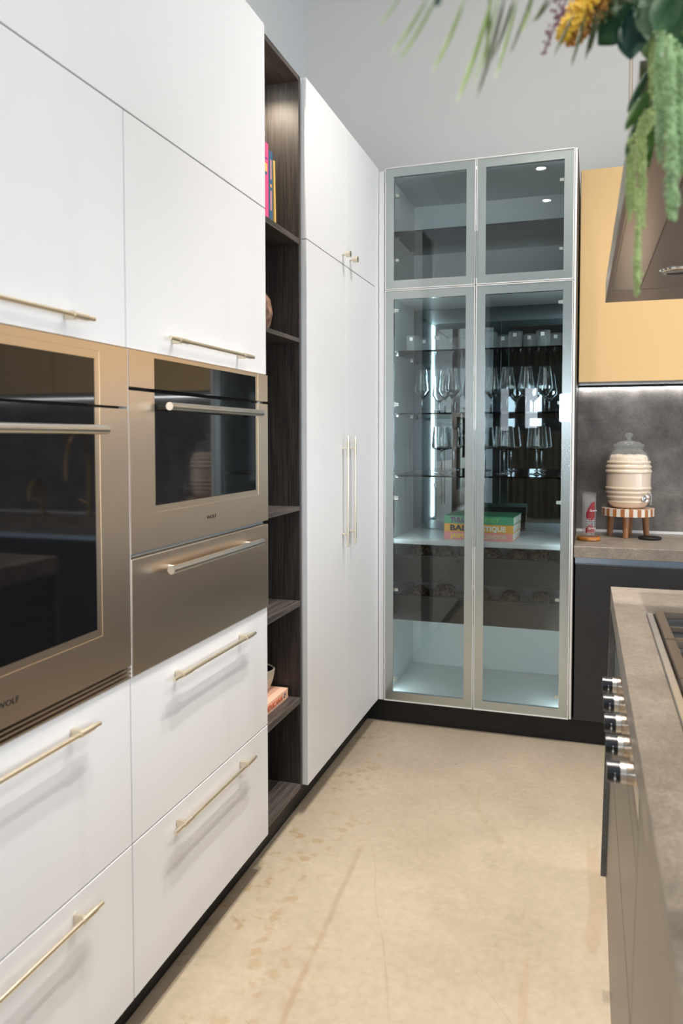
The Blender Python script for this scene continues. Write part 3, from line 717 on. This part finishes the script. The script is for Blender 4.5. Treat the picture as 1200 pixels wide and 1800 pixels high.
box('profile', .9, 3.255, 4.120, 4.1495, 1.616, 1.6265, 'black_plastic', t)
box('lens', .905, 3.25, 4.122, 4.146, 1.609, 1.6155, 'led_white', t)

# beverage jar on striped stool
jx, jy = 1.1405, 4.0
st = thing('striped_stool', 'small round stool with brown and white striped rim under the drink jar', 'stool', (jx, jy, .8822))
R0 = .122
bm = bmesh.new(); N = 40
for k in range(N):
    a0_, a1_ = 2*math.pi*k/N, 2*math.pi*(k+1)/N; vs = []
    for z in (.986, 1.022):
        for r, a in ((.0, a0_), (R0, a0_), (R0, a1_)): vs.append(bm.verts.new((jx+r*math.cos(a), jy+r*math.sin(a), z)))
    for q in ((0, 2, 1), (3, 4, 5), (1, 2, 5, 4)): bm.faces.new([vs[i] for i in q]).material_index = k % 2
bmesh.ops.remove_doubles(bm, verts=bm.verts, dist=1e-5); bmesh.ops.recalc_face_normals(bm, faces=bm.faces)
finish('striped_top', bm, ['stripe_orange', 'stripe_white'], st)
for dx, dy in ((-.082, .012), (-.012, -.085), (.012, .09), (.088, .02)):
    cyl('leg', (jx+dx, jy+dy, .8822), (jx+dx*.92, jy+dy*.92, .986), .0125, 'stool_wood', st, r2=.0165)
j = thing('drink_jar', 'glass barrel jar of creamy drink with metal tap on striped stool', 'jar', (jx, jy, 1.0222))
z0 = 1.0225
prof = [(0, 0), (.062, 0), (.078, .006), (.088, .018)]
def rib(z, r): return [(r, z-.007), (r+.004, z-.003), (r+.004, z+.003), (r, z+.007)]
for z, r in ((.034, .093), (.056, .098), (.078, .101), (.098, .103)): prof += rib(z, r)
for z, r in ((.178, .1045), (.200, .102), (.222, .098), (.242, .092)): prof += rib(z, r)
prof += [(.084, .262), (.076, .272), (.066, .280), (.064, .290), (.070, .296), (.070, .300)]
cut = max(i for i, (r, z) in enumerate(prof) if z <= .23)
lathe('jar_body', prof[:cut+1] + [(0, prof[cut][1])], (jx, jy, z0), 'cream_liquid', j, 44)
lathe('jar_neck', prof[cut:], (jx, jy, z0), 'lid_glass', j, 44)
bm = bmesh.new(); blathe(bm, [(.0885, .222), (.0865, .240), (.080, .256), (.05, .259), (0, .258)], (jx, jy, z0), 44)
for v in bm.verts: v.co.z += random.uniform(-.003, .003)
finish('foam', bm, 'jar_foam', j, smooth=True)
lathe('lid', [(0, .300), (.071, .300), (.073, .304), (.071, .309), (.060, .312), (.052, .320), (.020, .326), (.009, .330), (.009, .338), (.016, .344), (.020, .352), (.017, .362), (.008, .367), (0, .368)], (jx, jy, z0), 'lid_glass', j, 36)
tp = (jx+.072, jy-.074, z0+.052)
bm = bmesh.new(); dv = Vector((.42, -.907, 0)); p = Vector(tp)
bcyl(bm, p-dv*.008, p+dv*.006, .016, n=20); bcyl(bm, p+dv*.006, p+dv*.010, .0115, n=20)
q = p+dv*.030+Vector((.012, 0, 0)); bcyl(bm, p, q, .0055, n=14); bcyl(bm, q+Vector((0, 0, .014)), q-Vector((0, 0, .028)), .0068, .0048, n=14)
btube(bm, [q+Vector((0, 0, .012)), q+Vector((-.002, 0, .022)), q+Vector((-.016, 0, .028))], [.006, .005, .003], 10)
finish('tap', bm, 'steel_shiny', j, smooth=40)
tag(lathe('black_lid', [(0, 0), (.050, 0), (.053, .004), (.053, .009), (.050, .0115), (.046, .0095), (0, .0088)], (1.236, 3.915, .8822), 'black_plastic', None, 36), 'flat black round lid lying on the back counter', 'lid')
tag(lathe('amber_board', [(0, 0), (.050, 0), (.054, .004), (.054, .012), (.050, .017), (.044, .0175), (0, .0175)], (.9605, 3.80, .8822), 'amber_wood', None, 36), 'glossy amber wood coaster under the stacked cups', 'coaster')
cs = thing('cup_stack', 'stack of clear cups with red label and white print on amber coaster', 'cups', (.9605, 3.80, .8999))
NC = 17
for k in range(NC):
    z = .9+k*.0105
    if k == 0: c0 = lathe('cup', [(0, 0), (.030, 0), (.0325, .036), (.0336, .0375), (.0336, .039), (.0318, .038), (.029, .004), (0, .003)], (.9605, 3.80, z), 'cup_plastic', cs, 26)
    else:
        c = c0.copy(); C.objects.link(c); c.parent = cs; c.location = c0.location+Vector((0, 0, k*.0105))
def patch(name, a0, a1, zf0, zf1, r, mat, n=10):
    bm = bmesh.new(); v = []
    for i in range(n+1):
        a = a0+(a1-a0)*i/n; u = i/n
        x, y = .9605+r*math.cos(a), 3.80+r*math.sin(a)
        v.append((bm.verts.new((x, y, zf0(u))), bm.verts.new((x, y, zf1(u)))))
    for i in range(n): bm.faces.new((v[i][0], v[i+1][0], v[i+1][1], v[i][1]))
    return finish(name, bm, mat, cs)
A0, A1 = R_(-112), R_(-42)
patch('red_label', A0, A1, lambda u: .990-.012*math.sin(u*math.pi), lambda u: 1.012+.052*math.sin(min(1, u*1.25)*math.pi/2), .0342, 'label_red', 14)
patch('red_label', A0-.1, A1, lambda u: .920, lambda u: .936+.022*math.sin(u*math.pi), .0339, 'label_red', 12)
def arc_text(s, zc, a_start, sz):
    # white letters set round the stack
    for i, ch in enumerate(s):
        a = a_start+i*sz*.62/.0345; d = Vector((math.cos(a), math.sin(a), 0)); tdir = Vector((-math.sin(a), math.cos(a), 0))
        text('print', ch, sz, 'print_white', cs, Vector((.9605, 3.80, zc))+d*.0350, tdir, (0, 0, 1))
arc_text('Quoro', 1.020, R_(-86), .0135); arc_text('Quoro', .937, R_(-95), .0125)
for k in range(10):
    for i in range(4):
        a = R_(-95+i*14); z = .913+k*.0080
        if i == 2 and k % 3 == 0: continue
        d = Vector((math.cos(a), math.sin(a), 0)); tdir = Vector((-math.sin(a), math.cos(a), 0)); p = Vector((.9605, 3.80, z))+d*.0346
        bm = bmesh.new(); vs = [bm.verts.new(p+tdir*u+Vector((0, 0, w2))) for u, w2 in ((-.0022, -.0008), (.0022, -.0008), (.0022, .0008), (-.0022, .0008))]; bm.faces.new(vs)
        finish('print', bm, 'print_white', cs)

# gold taps further along the counter (seen in the oven glass)
def faucet(x, y, h, reach, lab):
    t = thing('gold_tap', lab, 'tap', (x, y, .8822))
    cyl('base', (x, y, .8822), (x, y, .90), .024, 'gold', t)
    pts = [(x, y, .89), (x, y, .88+h*.6)] + [(x, y-reach/2+reach/2*math.cos(a), .88+h*.6+(h*.4)*math.sin(a)) for a in [math.pi*k/10 for k in range(1, 11)]] + [(x, y-reach, .88+h*.45)]
    tube('spout', pts, .010, 'gold', t); cyl('lever', (x+.02, y, .96), (x+.075, y, .985), .006, 'gold', t)
faucet(1.99, 4.06, .52, .22, 'tall gold gooseneck tap on the back counter')
faucet(2.33, 4.05, .22, .12, 'small gold water tap on the back counter')

# ------------------------------------------------------------------ island
ins = thing('island_cabinet', 'dark kitchen island with wide drawer fronts facing the aisle', 'island', (1.6, 1.3, FL))
def shx(z, top, bot): return bot+(top-bot)*(z-FL)/(.9-FL)
def front(y0, y1, z0, z1):
    bm = bmesh.new(); xs0, xs1 = shx(z0, 1.044, 1.0245), shx(z1, 1.044, 1.0245); vs = []
    for y in (y0, y1):
        for x, z in ((xs0, z0), (xs0+.02, z0), (xs1+.02, z1), (xs1, z1)): vs.append(bm.verts.new((x, y, z)))
    for q in ((0, 1, 2, 3), (7, 6, 5, 4), (0, 4, 5, 1), (1, 5, 6, 2), (2, 6, 7, 3), (3, 7, 4, 0)): bm.faces.new([vs[i] for i in q])
    bmesh.ops.recalc_face_normals(bm, faces=bm.faces)
    return finish('drawer_front', bm, 'island_front', ins)
front(1.272, 2.505, FL+.002, .4185); front(1.272, 2.505, .4245, .678); front(1.272, 2.505, .681, .745)
front(.35, 1.268, FL+.002, .4185); front(.35, 1.268, .4245, .834); front(2.153, 2.505, .748, .834)
box('carcass', 1.068, 1.95, .35, 2.503, FL, .83, 'charcoal', ins)
bm = bmesh.new(); vs = []
for y in (2.5065, 2.527):
    for x, z in ((1.0095, FL), (1.95, FL), (1.95, .8345), (1.0265, .8345)): vs.append(bm.verts.new((x, y, z)))
for q in ((0, 1, 2, 3), (7, 6, 5, 4), (0, 4, 5, 1), (1, 5, 6, 2), (2, 6, 7, 3), (3, 7, 4, 0)): bm.faces.new([vs[i] for i in q])
bmesh.ops.recalc_face_normals(bm, faces=bm.faces)
tag(finish('island_end_panel', bm, 'slab_stone'), 'dark stone end panel closing the far side of the island', 'end panel')
# worktop with a cut-out for the range top, long edge very slightly askew to the aisle
ct = thing('island_countertop', 'thick brown grey stone worktop of the island', 'countertop', (1.6, 1.3, .835))
RX0, RX1, RY0, RY1 = 1.106, 1.74, 1.235, 2.147
ex = lambda y: 1.0277+(2.5275-y)*.0062
bm = bmesh.new()
def prism(poly, z0, z1):
    a = [bm.verts.new((x, y, z0)) for x, y in poly]; b = [bm.verts.new((x, y, z1)) for x, y in poly]; n = len(poly)
    bm.faces.new(a[::-1]); bm.faces.new(b)
    for i in range(n): bm.faces.new((a[i], a[(i+1) % n], b[(i+1) % n], b[i]))
prism([(ex(2.5275), 2.5275), (ex(RY1), RY1), (1.95, RY1), (1.95, 2.5275)], .8352, .90)
prism([(ex(RY1), RY1), (ex(RY0), RY0), (RX0, RY0), (RX0, RY1)], .8352, .90)
prism([(RX1, RY1), (RX1, RY0), (1.95, RY0), (1.95, RY1)], .8352, .90)
prism([(ex(RY0), RY0), (ex(.33), .33), (1.95, .33), (1.95, RY0)], .8352, .90)
bmesh.ops.remove_doubles(bm, verts=bm.verts, dist=1e-5); bmesh.ops.recalc_face_normals(bm, faces=bm.faces)
finish('slab', bm, 'counter_stone', ct)
# range top
rt = thing('gas_cooktop', 'stainless gas cooktop with cast grates set in the island worktop', 'cooktop', (1.42, 1.69, .836))
a, b, c, d = RX0+.001, RX1-.001, RY0+.001, RY1-.001
boxes('rim', [(a, a+.015, c, d, .86, .906), (b-.015, b, c, d, .86, .906), (a+.015, b-.015, c, c+.015, .86, .906), (a+.015, b-.015, d-.006, d, .86, .906)], 'steel_bar', rt, .0012)
box('basin', a+.015, b-.015, c+.015, d-.006, .858, .868, 'basin', rt)
GL = [(1.848, 2.138), (1.552, 1.842), (1.256, 1.546)]
for k, (g0, g1) in enumerate(GL):
    x0, x1 = a+.019, b-.019; lst = [(x0, x0+.021, g0, g1, .898, .914), (x1-.021, x1, g0, g1, .898, .914), (x0+.021, x1-.021, g0, g0+.016, .898, .914), (x0+.021, x1-.021, g1-.012, g1, .898, .914)]
    nb = 5
    for q in range(1, nb):
        xx = x0+.021+(x1-x0-.042)*q/nb; lst.append((xx-.006, xx+.006, g0+.016, g1-.012, .899, .914))
    for yy in ((g0+g1)/2-.005,): lst.append((x0+.021, x1-.021, yy, yy+.010, .896, .9085))
    for (xx, yy) in ((x0+.005, g0+.02), (x0+.005, g1-.03), (x1-.015, g0+.02), (x1-.015, g1-.03)): lst.append((xx, xx+.01, yy, yy+.01, .8682, .898))
    boxes('grate', lst, 'grate_iron', rt, .0012)
    for xx in (x0+.15, x1-.15):
        bu = lathe('burner', [(0, 0), (.05, 0), (.05, .012), (.036, .014), (.036, .020), (.030, .023), (0, .023)], (xx, (g0+g1)/2, .8682), 'steel_shiny', rt, 28)
box('control_panel', 1.041, 1.066, 1.275, 2.15, .749, .8345, 'steel_x', rt)
for k, y in enumerate((1.885, 1.757, 1.632, 1.514, 1.393)):
    z = .786
    kb = thing('k', None, None, (1.02, y, z)); kb.name = 'knob'; BASE[kb.name] = Vector((1.02, y, z)); kb.parent = rt; kb.location = BASE[kb.name]-BASE[rt.name]
    cyl('bezel', (1.041, y, z), (1.0285, y, z), .0195, 'hood_steel', kb, n=32)
    cyl('grip_ring', (1.0275, y, z), (1.0175, y, z), .0178, 'steel_bar', kb, n=32)
    cyl('dial', (1.0175, y, z), (.9955, y, z), .0183, 'knob_black', kb, n=40)
    for q in range(6):
        an = R_(215+q*17); dz, dy = .01835*math.sin(R_(168+q*14)), .01835*math.cos(R_(168+q*14))
        s = .0016 if q == 2 else .0007
        box('mark', 1.0085-s, 1.0085+s, y-abs(dy)*0+dy-s, y+dy+s, z+dz-s, z+dz+s, 'print_white', kb)

# ------------------------------------------------------------------ range hood
hd = thing('range_hood', 'stainless island range hood hanging above the cooktop', 'range hood', (1.45, 1.68, 1.75))
HY0, HY1, HX1, HZ = 1.0, 2.356, 1.90, 1.75
hx = lambda y: .9975+(2.356-y)*.010
bm = bmesh.new()
prism([(hx(HY1), HY1), (hx(HY0), HY0), (HX1, HY0), (HX1, HY1)], HZ+.004, HZ+.060)
bmesh.ops.recalc_face_normals(bm, faces=bm.faces); finish('canopy', bm, 'hood_steel', hd)
bm = bmesh.new()
prism([(hx(HY1)+.0, HY1), (hx(2.18), 2.18), (HX1, 2.18), (HX1, HY1)], HZ, HZ+.004)
prism([(hx(2.178), 2.178), (hx(HY0), HY0), (hx(HY0)+.008, HY0), (hx(2.178)+.008, 2.178)], HZ, HZ+.004)
bmesh.ops.recalc_face_normals(bm, faces=bm.faces); finish('rim', bm, 'hood_dark', hd)
bm = bmesh.new(); prism([(hx(2.176)+.012, 2.176), (hx(1.02)+.012, 1.02), (hx(1.02)+.078, 1.02), (hx(2.176)+.078, 2.176)], HZ+.001, HZ+.004)
bmesh.ops.recalc_face_normals(bm, faces=bm.faces); finish('side_strip', bm, 'hood_steel', hd)
bm = bmesh.new(); prism([(hx(2.176)+.081, 2.176), (hx(1.02)+.081, 1.02), (1.245, 1.02), (1.245, 2.176)], HZ+.001, HZ+.004)
bmesh.ops.recalc_face_normals(bm, faces=bm.faces); finish('lamp_panel', bm, 'hood_dark', hd)
for y in (1.96, 1.42): lathe('hood_lamp', [(0, -.001), (.030, -.001), (.033, -.003), (.042, -.003), (.043, .0008)], (1.150, y, HZ+.0005), 'steel_shiny', hd, 30)
for k in range(4):
    x = 1.25+k*.152
    box('baffle_filter', x+.018, x+.15, 1.03, 2.17, HZ, HZ+.004, 'hood_dark', hd)
    box('filter_slot', x, x+.017, 1.03, 2.17, HZ+.0025, HZ+.004, 'knob_black', hd)
box('chimney_box', 1.2, 1.7, 1.3, 2.15, HZ+.06, HZ+.16, 'hood_steel', hd, .004)
for (x, y) in ((1.0545, 2.3), (1.0685, 1.06), (1.85, 2.3), (1.85, 1.06)): cyl('suspension_rod', (x, y, HZ+.06), (x, y, CH),   .0052, 'hood_steel', hd, n=14)

# ------------------------------------------------------------------ hanging flowers over the hood's near end
fa = thing('flower_arrangement', 'hanging arrangement of palm, green amaranth and yellow plume above the hood', 'flowers', (1.25, .95, HZ+.062))
STRANDS = [([(1.0243, 0.94, 1.7294), (1.0082, 0.92, 1.6959), (1.01, 0.92, 1.6558), (1.0084, 0.92, 1.6066), (1.0079, 0.92, 1.5633), (1.0079, 0.92, 1.521)], 0.00375, 'amaranth', 420), ([(1.0264, 0.97, 1.7346), (0.999, 0.95, 1.6985), (0.9985, 0.95, 1.654), (1.0009, 0.95, 1.6122)], 0.00327, 'amaranth', 260), ([(1.0251, 0.95, 1.7207), (1.0025, 0.93, 1.6835), (1.0025, 0.93, 1.6411), (1.0047, 0.93, 1.6147)], 0.00291, 'amaranth', 260), ([(1.0287, 0.96, 1.7336), (1.0143, 0.94, 1.7244), (1.0134, 0.94, 1.6682), (1.0138, 0.94, 1.5989)], 0.00354, 'amaranth', 300), ([(1.0237, 0.93, 1.7162), (1.0099, 0.91, 1.7041), (1.0091, 0.91, 1.677), (1.0083, 0.91, 1.6528)], 0.00456, 'amaranth', 260), ([(1.0231, 0.86, 1.7711), (1.0209, 0.86, 1.7375), (1.0233, 0.86, 1.6919), (1.0251, 0.86, 1.6433)], 0.00431, 'amaranth_cool', 360), ([(1.0287, 0.83, 1.7502), (1.031, 0.83, 1.701), (1.033, 0.83, 1.6461), (1.0341, 0.83, 1.6076), (1.0351, 0.83, 1.5773)], 0.00572, 'amaranth_cool', 620), ([(1.0401, 0.84, 1.7423), (1.0426, 0.84, 1.6816), (1.0456, 0.84, 1.6261)], 0.00632, 'amaranth_cool', 520), ([(1.0294, 0.88, 1.751), (1.0288, 0.88, 1.7164), (1.0316, 0.88, 1.6813)], 0.00552, 'amaranth', 360), ([(1.0511, 0.86, 1.7388), (1.0553, 0.86, 1.6766), (1.0573, 0.86, 1.6258)], 0.00647, 'amaranth_cool', 420), ([(1.0197, 0.89, 1.7862), (1.0179, 0.89, 1.7572), (1.0196, 0.89, 1.7218)], 0.00391, 'amaranth', 220), ([(1.0396, 0.89, 1.7831), (1.0415, 0.89, 1.7305), (1.0438, 0.89, 1.6601)], 0.00558, 'amaranth', 420)]
LEAVES = [((1.0043, 0.93, 1.8417), (0.9631, 0.91, 1.7926), 0.03566, 'leaf_dark', 1.0), ((0.9992, 0.92, 1.8343), (0.9969, 0.9, 1.7672), 0.03121, 'leaf_blue', 1.0), ((1.0173, 0.95, 1.8407), (1.0182, 0.93, 1.7753), 0.02382, 'leaf_mid', 1.0), ((1.025, 0.9, 1.8489), (1.0136, 0.88, 1.7765), 0.03982, 'leaf_dark', 1.0), ((1.0435, 0.86, 1.818), (1.0163, 0.84, 1.7651), 0.03171, 'leaf_dark', 1.0), ((1.0614, 0.88, 1.8257), (1.026, 0.86, 1.7537), 0.03894, 'leaf_dark', 1.0), ((1.0558, 0.9, 1.8202), (1.044, 0.88, 1.7489), 0.03982, 'leaf_blue', 1.0), ((0.9926, 0.95, 1.8949), (0.9986, 0.93, 1.8274), 0.04204, 'leaf_dark', 1.0), ((0.9683, 0.96, 1.905), (0.99, 0.94, 1.8401), 0.0354, 'leaf_dark', 1.0), ((1.0232, 0.93, 1.7501), (0.9926, 0.91, 1.6971), 0.01235, 'leaf_mid', 0.6), ((1.0195, 0.95, 1.7779), (0.9954, 0.93, 1.7229), 0.00841, 'leaf_dark', 0.6), ((1.0194, 0.96, 1.7507), (0.994, 0.94, 1.6798), 0.00991, 'leaf_dark', 0.6), ((1.0751, 0.95, 1.8676), (1.0607, 0.93, 1.7388), 0.04904, 'leaf_dark', 1.0), ((1.041, 0.96, 1.8917), (1.0463, 0.94, 1.8063), 0.04956, 'leaf_dark', 1.0), ((1.0169, 0.97, 1.7616), (1.0201, 0.95, 1.6645), 0.01574, 'leaf_mid', 1.0)]
LEAFLETS = [((0.8693, 0.72, 1.7672), (0.8651, 0.71, 1.6782), 0.00372, 'palm_dark'), ((0.8865, 0.7, 1.7534), (0.8615, 0.69, 1.6565), 0.00413, 'palm_dark'), ((0.8815, 0.66, 1.7327), (0.8508, 0.65, 1.6384), 0.00438, 'palm_green'), ((0.89, 0.74, 1.7693), (0.8695, 0.73, 1.7065), 0.00382, 'palm_dark'), ((0.8963, 0.7, 1.7469), (0.8776, 0.69, 1.6718), 0.0031, 'palm_green'), ((0.9053, 0.74, 1.7667), (0.8854, 0.73, 1.7092), 0.00327, 'palm_dark'), ((0.9171, 0.8, 1.7966), (0.9018, 0.79, 1.7669), 0.00354, 'palm_dark'), ((0.9209, 0.8, 1.7933), (0.9045, 0.79, 1.7676), 0.00295, 'palm_dark'), ((0.8643, 0.62, 1.7098), (0.8386, 0.61, 1.648), 0.0032, 'palm_green'), ((0.839, 0.6, 1.7035), (0.811, 0.59, 1.6577), 0.00265, 'palm_green'), ((0.8457, 0.6, 1.7023), (0.8156, 0.59, 1.6502), 0.00265, 'palm_green'), ((0.8171, 0.6, 1.7073), (0.8006, 0.59, 1.6808), 0.00177, 'palm_green'), ((0.8884, 0.64, 1.7207), (0.8669, 0.63, 1.6394), 0.00236, 'palm_green'), ((0.9399, 0.86, 1.8073), (0.918, 0.85, 1.7584), 0.00317, 'palm_dark'), ((0.9512, 0.86, 1.8054), (0.9369, 0.85, 1.7464), 0.00381, 'palm_dark'), ((0.9625, 0.88, 1.8197), (0.9506, 0.87, 1.7604), 0.00389, 'palm_dark'), ((0.967, 0.88, 1.819), (0.9545, 0.87, 1.7662), 0.00324, 'palm_dark'), ((0.9078, 0.74, 1.7713), (0.8964, 0.73, 1.7278), 0.00273, 'palm_green'), ((0.8456, 0.6, 1.7066), (0.8459, 0.59, 1.6878), 0.00619, 'leaf_blue')]
PLUME = [(0.9621, 0.9, 1.8602), (0.9535, 0.9, 1.8437), (0.9439, 0.89, 1.8209), (0.9338, 0.88, 1.802), (0.9245, 0.88, 1.7915)]
TUFT = [(0.9833, 0.93, 1.8607), (0.9717, 0.93, 1.8411), (0.9652, 0.93, 1.8266)]
SPRIG = [(0.9339, 0.86, 1.8315), (0.9257, 0.86, 1.8039), (0.916, 0.86, 1.7879), (0.9087, 0.86, 1.7685)]
SPRIG_SIDE = [(0.9283, 0.86, 1.8209), (0.9182, 0.86, 1.8028)]
PALM_STEM = [(0.8143, 0.6, 1.7129), (0.8412, 0.6, 1.7095), (0.8643, 0.62, 1.7167), (0.8815, 0.66, 1.7373), (0.8928, 0.71, 1.7626), (0.907, 0.75, 1.783), (0.9224, 0.8, 1.8066), (0.9452, 0.86, 1.8353), (0.968, 0.9, 1.8591), (1.0046, 0.95, 1.8927)]
ROOTS = [(1.0272, 0.88, 1.7801), (1.025, 0.95, 1.7301), (1.0048, 0.94, 1.8469), (1.0453, 0.87, 1.7724), (1.0257, 0.91, 1.8543), (1.0664, 0.9, 1.8358), (0.9621, 0.9, 1.8602), (0.9683, 0.96, 1.905), (0.9339, 0.86, 1.8315)]
# everything here is placed in world coordinates (metres); the bunch sits on the near end of the hood
BUNCH = Vector((1.21, 1.06, 1.90))
def blobs(bm, pts, r, jitter, sz, n, mi=0):
    pts = [Vector(p) for p in pts]
    for _ in range(n):
        i = random.random()*(len(pts)-1); k = int(i); fr = i-k
        p = pts[k].lerp(pts[min(k+1, len(pts)-1)], fr); rad = r[k]*(1-fr)+r[min(k+1, len(pts)-1)]*fr
        dv = Vector((random.gauss(0, 1), random.gauss(0, 1), random.gauss(0, 1))).normalized()
        c = p+dv*rad*random.uniform(.75, 1.0+jitter); s = sz*random.uniform(.7, 1.3)
        vs = [bm.verts.new(c+Vector(q)*s) for q in ((1, 0, 0), (-1, 0, 0), (0, 1, 0), (0, -1, 0), (0, 0, 1.3), (0, 0, -1.3))]
        for t3 in ((0, 2, 4), (2, 1, 4), (1, 3, 4), (3, 0, 4), (2, 0, 5), (1, 2, 5), (3, 1, 5), (0, 3, 5)): bm.faces.new([vs[j] for j in t3]).material_index = mi
bm = bmesh.new(); blathe(bm, [(0, 0), (.12, 0), (.15, .03), (.14, .08), (.10, .12), (0, .13)], (1.25, 1.09, HZ+.062), 16)
for k in range(16):
    an = k*math.pi/8; blobs(bm, [(1.25+.10*math.cos(an), 1.09+.10*math.sin(an), HZ+.135), (1.25+.05*math.cos(an), 1.09+.05*math.sin(an), HZ+.165)], [.036, .036], .2, .012, 40)
finish('moss_base', bm, 'leaf_dark', fa, smooth=True)
for k, q in enumerate(ROOTS):
    q = Vector(q); mid = BUNCH.lerp(q, .55); mid.y = min(mid.y, .955); mid.z = max(mid.z, 1.875); tube('stem', [BUNCH, mid, q], [.003, .003, .0022], 'leaf_mid', fa, 6)
tube('palm_stem', PALM_STEM+[tuple(BUNCH)], [.0012, .002, .0025, .003, .003, .0035, .0035, .004, .004, .0045, .005], 'palm_green', fa, 6)
def strand(pts, r, mat, n=260):
    pts = [Vector(p) for p in pts]; fine = []; rad = []
    m = 5*(len(pts)-1)
    for i in range(m+1):
        s = i/m*(len(pts)-1); k = min(int(s), len(pts)-2); fine.append(pts[k].lerp(pts[k+1], s-k))
        e = i/m; rad.append(r*(.75+.35*math.sin(e*9+pts[0].y*40)*.4+.25*e)*(1 if e < .93 else .55))
    bm = bmesh.new(); btube(bm, fine, [q*.8 for q in rad], 7); blobs(bm, fine, rad, .15, .0022*(r/.006)**.5, n)
    return finish('amaranth_strand', bm, mat, fa, smooth=True)
for a_ in STRANDS: strand(*a_)
def leaf(A, B, W, mat, shape=1.0, cup=.12, name='leaf', n=9):
    A, B = Vector(A), Vector(B); ax = B-A; L = ax.length; ax.normalize()
    face = Vector((.05, .86, .5)).normalized(); side = ax.cross(face).normalized(); nor = side.cross(ax).normalized()
    bm = bmesh.new(); rows = []
    for i in range(n):
        t_ = i/(n-1); w_ = W*(math.sin(math.pi*t_**.85))**shape*.5 + 1e-5; bend = nor*(L*.10*math.sin(math.pi*t_))
        c = A+ax*(L*t_)+bend
        rows.append([bm.verts.new(c-side*w_+nor*w_*cup*2), bm.verts.new(c), bm.verts.new(c+side*w_+nor*w_*cup*2)])
    for i in range(n-1):
        for k2 in (0, 1): bm.faces.new((rows[i][k2], rows[i][k2+1], rows[i+1][k2+1], rows[i+1][k2]))
    bmesh.ops.solidify(bm, geom=bm.faces[:], thickness=.0006)
    return finish(name, bm, mat, fa, smooth=True)
for a_ in LEAVES: leaf(*a_)
for a_ in LEAFLETS: leaf(*a_, shape=.55, cup=.2, name='palm_leaflet', n=7)
bm = bmesh.new(); btube(bm, PLUME, [.010, .010, .009, .006, .002], 8); blobs(bm, PLUME, [.013, .013, .012, .009, .003], .3, .0024, 520, 0)
blobs(bm, [Vector(p)+Vector((.010, .006, -.004)) for p in PLUME], [.010, .011, .010, .007, .003], .4, .0024, 320, 1)
finish('yellow_plume', bm, ['plume_yellow', 'plume_brown'], fa, smooth=True)
bm = bmesh.new(); blobs(bm, TUFT, [.016, .014, .006], .5, .003, 180); finish('grass_tuft', bm, 'palm_dark', fa, smooth=True)
bm = bmesh.new(); btube(bm, SPRIG, [.0012]*4, 5); blobs(bm, SPRIG, [.007, .006, .004, .002], .6, .0015, 40)
blobs(bm, SPRIG_SIDE, [.008, .005], .5, .002, 26); finish('mauve_sprig', bm, 'sprig_mauve', fa, smooth=True)
